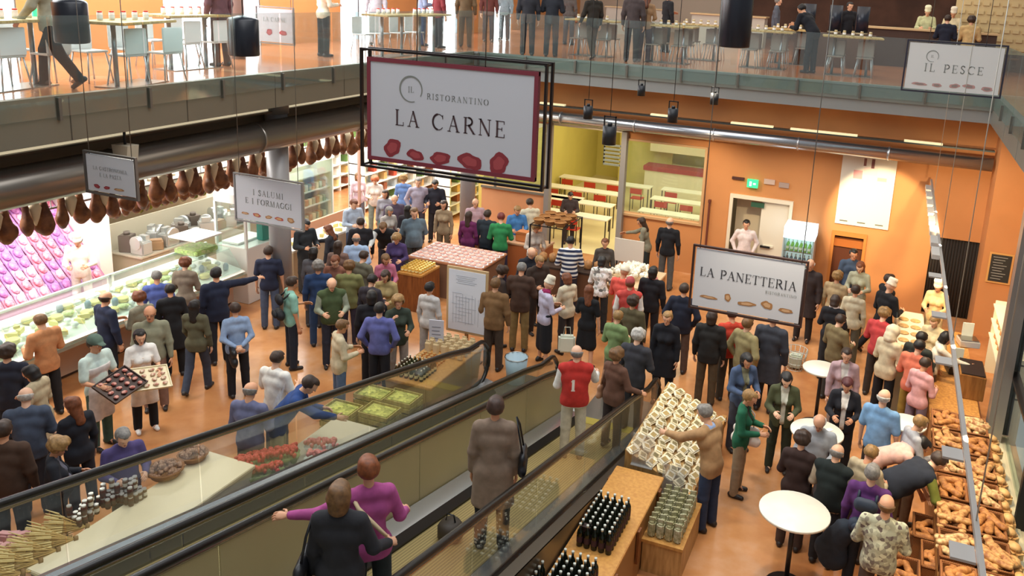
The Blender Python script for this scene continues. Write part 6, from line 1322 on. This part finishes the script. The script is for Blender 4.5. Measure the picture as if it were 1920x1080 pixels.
# crowd before the column and shelves: label, px, py, h, face, pose, top, legs, hair, fem
crowd = [
 ('far shopper in pale pink shirt by the white shelving', 672, 325, 1.66, 160, 'stand', 'd8c0cc', '6a6a7a', ('long', 'lb'), 1), ('far shopper with orange hair and white top', 703, 331, 1.66, 180, 'hold', 'e8dcd0', '8a9a90', ('curly', 'c86a3a'), 1),
 ('blonde shopper in blue shirt in front of white shelves', 757, 328, 1.72, 10, 'stand', '6a8ac0', '3a4468', ('curly', 'bl'), 1), ('man in lilac grey shirt, hands on hips, near the far shelves', 786, 334, 1.8, 180, 'hips', 'a8a0b0', '4a4a58', ('short', 'gy'), 0),
 ('person in dark suit jacket at the far right of the shelves', 814, 338, 1.76, 190, 'hold', '23232e', '2c2c30', ('short', 'dk'), 0), ('man in pale blue shirt facing the shelves at left', 664, 374, 1.74, 150, 'hold', 'c0d0e4', '4a5a7a', ('short', 'rd'), 0),
 ('woman in grey cardigan between the blue shirts', 722, 357, 1.66, 200, 'stand', '9a98a0', '3a8090', ('bob', 'br'), 1), ('white haired man in plum jacket just below the lilac shirt man', 740, 366, 1.72, 170, 'stand', '55485a', '3c3a48', ('fringe', 'wh'), 0),
 ('dark haired woman in black seen behind the big grey shirt', 762, 385, 1.66, 0, 'stand', '28222a', '38303c', ('long', 'dk'), 1), ('large man in grey blue shirt with red face in the crowd', 787, 392, 1.84, 175, 'back', '667884', '4a4840', ('short', 'lb'), 0),
 ('woman in tan coat beside the far round column', 832, 377, 1.68, 200, 'stand', 'a08a6c', '7a6a50', ('bob', 'br'), 1), ('man in black sweater facing away mid crowd', 676, 408, 1.74, 0, 'stand', '1c1a20', '2a2c34', ('short', 'br'), 0),
 ('woman with grey hair and white collar mid crowd', 733, 388, 1.64, 150, 'hold', 'b8b0a8', '4a4a50', ('bob', 'gy'), 1), ('man in black vest over light shirt sleeves', 718, 417, 1.76, 190, 'lean', '181a1e', '38343c', ('short', 'lb'), 0),
 ('person in light blue shirt below the black sweater man', 668, 438, 1.72, 5, 'back', 'a8c0e0', '54607a', ('fringe', 'gy'), 0), ('blonde woman in purple with both hands raised in front', 746, 440, 1.6, 190, 'hold', '4a3a6a', '3c5078', ('curly', 'bl'), 1),
 ('young man in dark polo near the counter by the column', 574, 412, 1.72, 150, 'hold', '2f3438', '3c3c3c', ('short', 'dk'), 0), ('woman with white collar leaning over the low counter', 615, 422, 1.64, -60, 'reach', '2a2a30', '3a3a42', ('long', 'rd'), 1),
 ('grey haired man in blue seen from behind next to the column', 596, 490, 1.7, 0, 'stand', '26406a', '2a4468', ('curly', 'gy'), 0), ('dark haired woman left of the olive jacket, nearer the column', 588, 464, 1.68, 20, 'stand', '5a5a60', '38383c', ('bob', 'dk'), 1),
 ('woman in mauve brown print near the light blue shirt', 634, 452, 1.66, 15, 'stand', '7c6258', '5a4648', ('long', 'br'), 1), ('man with rust jumper at the middle of the left crowd', 628, 480, 1.7, 200, 'hold', '8a5a48', '4a3a38', ('short', 'rd'), 0),
 ('person in beige coat right of the dark group', 722, 508, 1.66, 200, 'hold', 'b09a68', '4a4a48', ('bob', 'br'), 1), ('woman in dark grey jacket looking down above the violet shirt', 698, 515, 1.68, 30, 'lookd', '353038', '2a2a30', ('short', 'dk'), 1),
 ('woman in dusty pink top behind the dark grey jacket', 716, 478, 1.6, 170, 'hold', 'c0708a', '4a4450', ('bob', 'lb'), 1), ('man in khaki shirt left of the wooden box stand', 690, 470, 1.68, 40, 'hold', '6a6858', '38342c', ('short', 'br'), 0),
 # centre back
 ('woman in purple top before the peach wall', 884, 397, 1.64, 20, 'stand', '6a2458', '34303a', ('long', 'br'), 1), ('pale haired person with pinkish top at the column', 889, 374, 1.68, 170, 'stand', 'c8a8b0', '5a5058', ('fringe', 'gy'), 0),
 ('dark coated shopper left of the green shirt', 926, 386, 1.72, 20, 'stand', '24303a', '2a2a34', ('short', 'br'), 0), ('man in green jumper at the central counter', 940, 399, 1.76, 5, 'hold', '2c8a50', '35304a', ('short', '7a2e28'), 0),
 ('fair haired person in bright blue by the peach wall', 965, 391, 1.66, 170, 'hold', '4a84c0', '28324a', ('short', 'bl'), 0), ('man in cream shirt right of the bright blue top', 990, 373, 1.76, -20, 'hold', 'e0d8bc', '6a6250', ('short', 'br'), 0),
 ('woman in white and red patterned top at the counter', 1003, 420, 1.68, 160, 'hold', 'd8ccc0', '4a443c', ('curly', 'bl'), 1), ('dark haired person just beyond the black grid rack', 1070, 361, 1.5, 180, 'hold', '4a4040', '38302c', ('short', 'dk'), 0),
 ('short haired woman in grey facing the camera by the doorway', 1133, 448, 1.62, 180, 'stand', '4e4640', '5a4a38', ('short', 'rd'), 1),
 ('man in dark jacket and blue shirt behind the brown jacket', 998, 465, 1.74, 160, 'hold', '20222c', '2a2a30', ('fringe', 'wh'), 0), ('man with tan head below the dark jacket, left of brown', 1012, 480, 1.7, 150, 'hold', '3a2c24', '2c2420', ('short', 'bl'), 0),
 ('curly haired woman in dark brown jacket left of the khaki trousers man', 945, 500, 1.66, 60, 'hold', '3e322c', '2c2624', ('curly', 'br'), 1),
]
for lab, px, py, h, fa, pose, c1, c2, hr, fem in crowd:
    kind = ('vest', c1, (), 'd8dcd8') if 'vest over' in lab else ((JK if sum(int(c1[i:i+2], 16) for i in (0, 2, 4)) < 260 else TP), c1)
    P(lab, px, py, h, fa, pose, kind, (TR, c2), hr, fem=bool(fem), fat=1.2 if 'large' in lab else 1.0)
# centre
P('man in dark brown leather jacket and khaki trousers at the middle', 976, 492, 1.8, 10, 'hold', (JK, '4a3428'), (TR, '8a7448'), ('short', 'gy'), fat=1.1)
ap = P('woman in white cap and lilac shirt with a black apron', 1030, 524, 1.68, 60, 'hold', (TP, 'c8c0d4'), (SK, '16181e', ('long',)), None, fem=True, extra=(('baker_hat', 'e8dfc8'), ('scarf', '9c2458'), ('apron', '17181e')))
P('woman in cream cardigan facing the white capped woman', 1062, 512, 1.64, -40, 'hold', (JK, 'd8ccb0'), (TR, '3a3434'), ('bob', 'rd'), fem=True)
P('woman with long brown hair in sleeveless black dress', 1105, 535, 1.66, 20, 'holdl', (TP, '141418', ('short',)), (SK, '141418'), ('long', 'rd'), fem=True)
bag = thing('shopping_bag', 'pale white shopping bag beside the black dress', 'bag', (at(1062, 655, .35).x, at(1062, 655, .35).y, .3), .4); MB().box((-.16, -.08, 0), (.16, .08, .34), None, 0, .04).obj('bag_body', bag, mat('dfe2cf', .6)); MB().tube([(-.07, 0, .33), (-.05, 0, .5), (.05, 0, .5), (.07, 0, .33)], .008, None, 6).obj('handle', bag, mat('dfe2cf', .6))
P('man in horizontally striped shirt at the dark counter', 1084, 434, 1.78, 0, 'hold', (TP, STR_), (TR, '2a2430'), ('short', 'dk'), fat=1.1)
P('woman in white blouse with black print below the striped shirt', 1130, 480, 1.66, 10, 'hold', (TP, PAT2), (TR, '2a2a2a'), ('bob', 'dk'), fem=True, fat=1.08)
P('man in coral red jumper and white cap mid crowd', 1172, 500, 1.7, 30, 'hold', (TP, 'e0584a'), (TR, '8a4038'), None, extra=(('cap', 'e8e0c8'),))
P('man in red jumper with blue red cap and white sleeves', 1182, 522, 1.7, 0, 'stand', ('vest', 'c84840', (), 'f0ece4'), (TR, '4a4438'), ('short', 'rd'), extra=(('cap', 'a84a4a'),))
P('person in black jumper with pink collar near the white cheeses', 1226, 500, 1.72, 15, 'stand', (JK, '17161c'), (TR, '1c1a20'), ('bob', 'dk'), extra=(('scarf', 'd8908a'),))
P('woman in light green jacket with pale hair behind the red vest', 1160, 583, 1.64, 25, 'hold', (JK, '7d9460'), (TR, '6a6858'), ('short', 'bl'), fem=True)
P('person in olive jacket and pale sleeve just above the green jacket', 1188, 556, 1.66, 20, 'stand', (JK, '5c5238'), (TR, '3c3830'), ('curly', 'br'))
P('white haired man in charcoal jacket at the walkway end', 1198, 618, 1.74, 20, 'hold', (JK, '3a3a40'), (TR, '2a2a30'), ('curly', 'wh'), fat=1.1)
P('blonde woman in black coat facing left beside the walkway end', 1252, 586, 1.7, -170, 'stand', (CT, '14141c'), (TR, '17171e'), ('short', 'bl'), fem=True)
P('man in wide navy jacket left of the bakery sign', 1284, 532, 1.76, 10, 'hips', (JK, '191e30'), (TR, '5a4438'), ('short', 'br'), fat=1.15)
P('woman in grey jumper reaching out by the orange wall', 1203, 408, 1.66, -80, 'reach', (TP, '8a8672'), (TR, '2c3436'), ('long', 'br'), fem=True)
P('man in black jumper standing alone before the orange wall', 1257, 408, 1.8, 15, 'stand', (TP, '15161c'), (TR, '5a5a58'), ('fringe', 'gy'))
P('cook in white tunic standing in the white doorway', 1405, 416, 1.7, 180, 'hips', (TP, 'e8d8d4'), (TR, 'c8b8ac'), ('short', 'dk'), world=(-3.0, 20.0, 0))
P('man in dark jacket under the bakery sign, left', 1338, 582, 1.74, 10, 'stand', (JK, '23211f'), (TR, '5a4a34'), ('bob', 'br'), fat=1.1)
P('person in red top half hidden under the bakery sign', 1378, 583, 1.7, -20, 'hold', (TP, 'c8402c'), (TR, '4a4032'), ('short', 'br'))
P('man in khaki jacket under the bakery sign', 1398, 592, 1.72, 40, 'hips', (JK, '9a8c60'), (TR, '6a5c44'), ('short', 'lb'), fat=1.05)
P('tall man in long charcoal coat under the bakery sign at right', 1452, 585, 1.82, 15, 'stand', (CT, '3c3f48'), (TR, '23242a'), ('short', 'br'))
P('man in dark coat standing just right of the bakery sign', 1520, 487, 1.8, 190, 'stand', (CT, '3a2e2c'), (TR, '2a2220'), ('fringe', 'wh'))
# bakery queue
for lab, px, py, h, fa, pose, c1, c2, hr, fem, ex in (
 ('man in blue jacket at the wooden panelled door', 1602, 468, 1.76, 170, 'stand', '3f5068', '2a2a30', ('short', 'dk'), 0, ()), ('woman in pale green jacket right of the blue jacket man', 1614, 492, 1.7, 190, 'hold', 'a8a890', '4a4a40', ('bob', 'rd'), 1, ()),
 ('fair haired person at the back of the bakery queue', 1572, 510, 1.64, 20, 'stand', 'b8a078', '4a4034', ('curly', 'bl'), 0, ()), ('woman in cream cardigan in the bakery queue', 1606, 535, 1.68, 10, 'stand', 'd0c4a4', '5a5444', ('short', 'br'), 1, ()),
 ('woman in black with white collar in the bakery queue', 1568, 553, 1.68, 10, 'hold', '17171d', '26262a', ('bob', 'br'), 1, (('scarf', 'd8c8c0'),)), ('person in olive jacket right of the black queue woman', 1578, 590, 1.64, 40, 'hold', '7a6a48', '3a3630', ('short', 'br'), 0, ()),
 ('man in black talking at the bakery counter, facing right', 1672, 517, 1.76, 60, 'stride', '1a1b20', '201c1c', ('short', 'br'), 0, ()), ('person in black with white cap at the bakery counter', 1697, 530, 1.72, 40, 'hold', '16171c', '1a1a1e', None, 0, (('baker_hat', 'f0e4d0'),)),
 ('baker with white cap behind the serving counter, farther one', 1753, 527, 1.66, 190, 'hold', 'e8c890', 'c8b890', None, 1, (('baker_hat', 'fff4dc'),)), ('baker with blonde hair behind the serving counter, nearer one', 1742, 590, 1.66, 200, 'hold', 'd8c8a0', 'b8a888', ('bun', 'bl'), 1, ()),
 ('woman with dark hair and white blouse leaning at the bakery counter', 1768, 622, 1.62, 80, 'reach', 'e4dcc8', '6a5a50', ('bob', 'dk'), 1, ()), ('dark haired man in dark jacket behind the coral jumper', 1722, 610, 1.68, 30, 'hold', '2a302c', '2a2a2a', ('short', 'dk'), 0, ()),
 ('person in pink jumper at the bread counter', 1762, 672, 1.6, 30, 'hold', 'd8a0a0', '7a6a7a', ('short', 'br'), 1, ())):
    P(lab, px, py, h, fa, pose, (TP if sum(int(c1[i:i+2], 16) for i in (0, 2, 4)) > 300 else JK, c1), (TR, c2), hr, fem=bool(fem), extra=ex)
P('person in bright red jumper in front of the bakery queue', 1660, 578, 1.7, 20, 'hold', (TP, 'c84444'), (TR, '3c3028'), ('curly', 'bl'), fat=1.1)
P('woman in cream hooded jacket with her hood up', 1690, 612, 1.72, 30, 'hold', (JK, 'd8c8a4'), (TR, '17171c'), None, fem=True, fat=1.1, extra=(('hood', 'e2d4b4'),))
P('man in coral jumper and mustard trousers at the bakery counter', 1726, 630, 1.7, 20, 'hold', (TP, 'e07a5c'), (TR, '96762c'), ('short', 'dk'), fat=1.08)
# tables at right
P('woman with dark fringe in denim jacket standing at the cardigan woman', 1402, 664, 1.66, 150, 'hold', (JK, '4a5c7c', ('open',), '8a8a70'), (TR, '3a3c48'), ('bob', 'dk'), fem=True)
P('woman with dark bob in open olive jacket beside the round tables', 1476, 700, 1.64, 175, 'hold', (JK, '4c5034', ('open',), 'd8d8c8'), (TR, '2c3424'), ('bob', 'dk'), fem=True)
P('fair haired woman in open green cardigan and tan trousers', 1408, 733, 1.64, 100, 'hold', (JK, '1f6648', ('open',), '1a2a24'), (TR, 'a08c70'), ('short', 'bl'), fem=True)
handbag('white shoulder bag against the green cardigan woman', PEOPLE[-1], 'ece0d8', -1, .95, 1.1)
P('woman in pale lilac top and scarf standing behind the round tables', 1589, 655, 1.66, 175, 'stand', (JK, 'c0a0a4', ('open',), 'd8d0c8'), (TR, '9a8a80'), ('short', 'br'), fem=True)
P('dark red haired woman in black jacket and white blouse at the table', 1590, 710, 1.62, 180, 'hold', (JK, '1e1e26', ('open',), 'f4eee4'), (TR, '1a1a20'), ('short', '5a2428'), fem=True, fat=1.1)
P('bald man in light blue short sleeved shirt seen from behind', 1660, 733, 1.74, 15, 'stand', (TP, '7ba4cc', ('short',)), (TR, '3c3430'), ('fringe', 'wh'), fat=1.12)
P('bald man in grey shirt and glasses at the round table', 1538, 779, 1.64, 185, 'hold', (TP, 'b0b4b8'), (TR, '7a7a80'), ('fringe', 'wh'), fat=1.1, extra=(('glasses', ''),))
P('fair haired woman in grey jumper looking down at bread baskets', 1724, 780, 1.62, 60, 'lookd', (TP, 'a8a8ac'), (TR, '7a5a40'), ('short', 'bl'), fem=True)
P('man in pale pink shirt bending at the bread baskets', 1735, 818, 1.68, 80, 'bend', (TP, 'e0b0a0'), (TR, '8a6a50'), ('short', 'dk'))
P('stooping man in dark vest over olive sleeves near the bread bins', 1758, 850, 1.76, 60, 'bend', ('vest', '1f2430', (), '8a9440'), (TR, '6a5230'), ('short', 'br'), fat=1.15)
P('woman in dark brown jumper seen from behind at the marble table', 1510, 812, 1.64, 10, 'hold', (JK, '33201c'), (TR, '4a3830'), ('curly', 'br'), fem=True, fat=1.1)
P('man in black vest seen from behind at the marble table', 1568, 832, 1.66, 15, 'hold', ('vest', '15201f', (), 'b8a890'), (TR, '2a2a2e'), ('fringe', 'gy'), fat=1.12)
P('fair haired person in sand shirt behind the purple jumper', 1640, 835, 1.6, 30, 'lookd', (TP, 'b8a888'), (TR, '6a5a48'), ('short', 'bl'))
pu = P('grey haired person in purple jumper carrying a small backpack', 1638, 872, 1.7, 5, 'stand', (TP, '5a2c6a'), (TR, '2c3038'), ('short', 'gy'), fat=1.08)
backpack('small dark backpack on the purple jumper person', pu, '2a3444', 1.18)
bp = thing('coat', 'dark folded coat held below the purple jumper', 'coat', on(pu, (-.3, -.12, .55)), pu.rotation_euler[2]); HELD.setdefault(pu.name, []).append(bp); V, Q = field([(v3(-.08, 0, 0), v3(.1, 0, .3), .15, .14, Yd, .7), (v3(0, 0, -.1), v3(0, 0, .0), .18, .16, Yd, .6)], .02, .05, .006); o = bpy.data.objects.new('coat_cloth', np_mesh('coat_cloth', V, Q)); COL.objects.link(o); o.parent = bp; o.data.materials.append(cloth('2b323c'))
P('bald man in mottled knitted jumper at the lower right', 1665, 930, 1.74, 0, 'cross', (TP, PAT1), (TR, '4a3a30'), ('fringe', 'lb'), fat=1.2)
P('man in tan jacket and jeans reaching into the packets', 1318, 763, 1.76, -55, 'reachl', (JK, 'b08a60', ('open',), '9ab0d8'), (TR, '2c3a56'), ('short', 'gy'))
# upper gallery visitors: feet pixels
for lab, px, py, h, fa, pose, c1, c2, hr, fem in (
 ('person in khaki jacket with dark trousers striding on the left gallery', 105, 163, 1.78, -60, 'stride', 'a8a48c', '2a221c', ('short', 'br'), 0), ('person in brown trousers on the left gallery beside the black lamp', 416, 124, 1.74, -40, 'stand', '6a4a50', '5e4030', ('short', 'br'), 0),
 ('woman in white blouse and black trousers on the left gallery', 608, 106, 1.7, 60, 'hold', 'e4dcc4', '15161c', ('bob', 'dk'), 1), ('person in pale top standing at the gallery table by the window', 705, 84, 1.7, 180, 'stand', 'b8b8c0', 'd0d0d4', ('short', 'br'), 0),
 ('person in blue top behind the large sign on the gallery', 792, 86, 1.68, 80, 'hold', '8a9ab8', '28365a', ('short', 'br'), 0), ('person in red jacket behind the large sign on the gallery', 822, 90, 1.7, 60, 'stand', '7a2a30', '2c2a30', ('short', 'dk'), 0),
 ('person in long brown coat at the gallery corner', 872, 88, 1.76, 10, 'stand', '6f5a3e', '5a4832', ('short', 'br'), 0), ('man in black jacket at the gallery edge, left of a pair', 988, 104, 1.78, 0, 'stand', '2a2a30', '1c1d24', ('short', 'dk'), 0),
 ('man in black jacket at the gallery edge, right of a pair', 1032, 106, 1.78, 10, 'hold', '23262e', '26272e', ('short', 'br'), 0), ('person in dark jacket stepping past a gallery table', 1108, 110, 1.72, -30, 'walk', '2c261e', '4a3c30', ('short', 'br'), 0),
 ('man in grey brown jacket at the gallery edge', 1182, 116, 1.8, 10, 'stand', '4a3e3c', '2a2628', ('short', 'br'), 0), ('woman in tan jacket beside the grey brown jacket man', 1206, 116, 1.7, 20, 'hold', 'a07c58', '3e2c34', ('long', 'rd'), 1),
 ('man in black jacket turning at the gallery table', 1246, 98, 1.76, 60, 'holdl', '1c1e22', '2a2a2a', ('short', 'dk'), 0), ('man in grey vest behind the gallery tables', 1448, 100, 1.76, 90, 'stand', '5a606c', '23242a', ('short', 'gy'), 0),
 ('waiter in black leaning over a gallery table', 1516, 137, 1.78, -50, 'lean', '14161e', '1c1a1c', ('short', 'dk'), 0), ('visitor in dark clothing near the upper kitchen', 1580, 118, 1.74, 150, 'stand', '17181f', '1a1a20', ('short', 'dk'), 0),
 ('visitor far back on the gallery in a grey coat', 1065, 84, 1.72, 30, 'stand', '5a5450', '38343a', ('bob', 'br'), 1), ('visitor far back on the gallery in a maroon top', 915, 78, 1.7, 170, 'stand', '6a3a34', '4a3a3a', ('short', 'br'), 0), ('visitor far back on the gallery in a pale blue top', 945, 75, 1.68, 200, 'stand', '9ab0b8', '3a3c48', ('short', 'lb'), 0)):
    P(lab, px, py, h, fa, pose, (JK if fem == 0 else TP, c1), (TR, c2), hr, base=5.25, fem=bool(fem), foot=True)
for lab, px, py, c1, ex in (('cook in pale green tunic in the upper kitchen', 1648, 5, 'cfd0a0', (('baker_hat', 'f0ecc8'),)), ('cook in cream tunic and hat in the upper kitchen', 1705, 8, 'e8d8b0', (('baker_hat', 'f0e4cc'),))):
    P(lab, px, py, 1.7, 180, 'hold', (TP, c1), (TR, '4a443c'), ('short', 'br'), base=5.25, extra=ex, world=(at(px, py, 6.95).x if at(px, py, 6.95).y < 60 and at(px, py, 6.95).y > 0 else 0, 27.2, 5.25))
    PEOPLE[-1].location.x = (0.55 if 'green' in lab else 1.25)
for lab, x, c, hr in (('seated guest in navy jacket at the upper kitchen counter', 1.05, '1c2234', ('short', 'br')), ('seated guest in sand jacket at the upper kitchen counter', 1.65, 'd0b078', ('curly', 'br'))):
    P(lab, 0, 0, 1.72, 0, 'sit', (JK, c), (TR, '2a2a30'), hr, base=5.25, seat=.62, world=(x, 25.5, 0))
    t = thing('bar_stool', 'dark stool under the '+lab[:28].strip(), 'stool', (x, 25.45, 5.25)); MB().cyl((0, 0, .46), (0, 0, .5), .18, None, None, 18).obj('seat', t, DWOOD); MB().cyl((0, 0, 0), (0, 0, .46), .03, None, None, 8).obj('pole', t, DKMET)
# keep visitors from standing inside each other or inside the furniture
fl = [p for p in PEOPLE if abs(p.location.z) < .05 and 'walkway' not in p['label']]
start = {p.name: p.location.copy() for p in fl}
for it in range(40):
    for i, a in enumerate(fl):
        for b in fl[i+1:]:
            d = a.location.xy-b.location.xy; L = d.length
            if L < .46:
                d = d.normalized() if L > .01 else Vector((1, 0)); q = (.46-L)*.25; a.location.x += d.x*q; a.location.y += d.y*q; b.location.x -= d.x*q; b.location.y -= d.y*q
        for x0, x1, y0, y1 in OBST:
            m = .2; x, y = a.location.x, a.location.y
            if x0-m < x < x1+m and y0-m < y < y1+m:
                c = [(x-(x0-m), -1, 0), (x1+m-x, 1, 0), (y-(y0-m), 0, -1), (y1+m-y, 0, 1)]; t_ = min(c); a.location.x += t_[1]*t_[0]*.5; a.location.y += t_[2]*t_[0]*.5
mv = []
for p in fl:
    dlt = p.location-start[p.name]; mv.append(dlt.length)
    for h_ in HELD.get(p.name, []): h_.location += dlt
print('moved people: max %.2f mean %.2f' % (max(mv), sum(mv)/len(mv)))
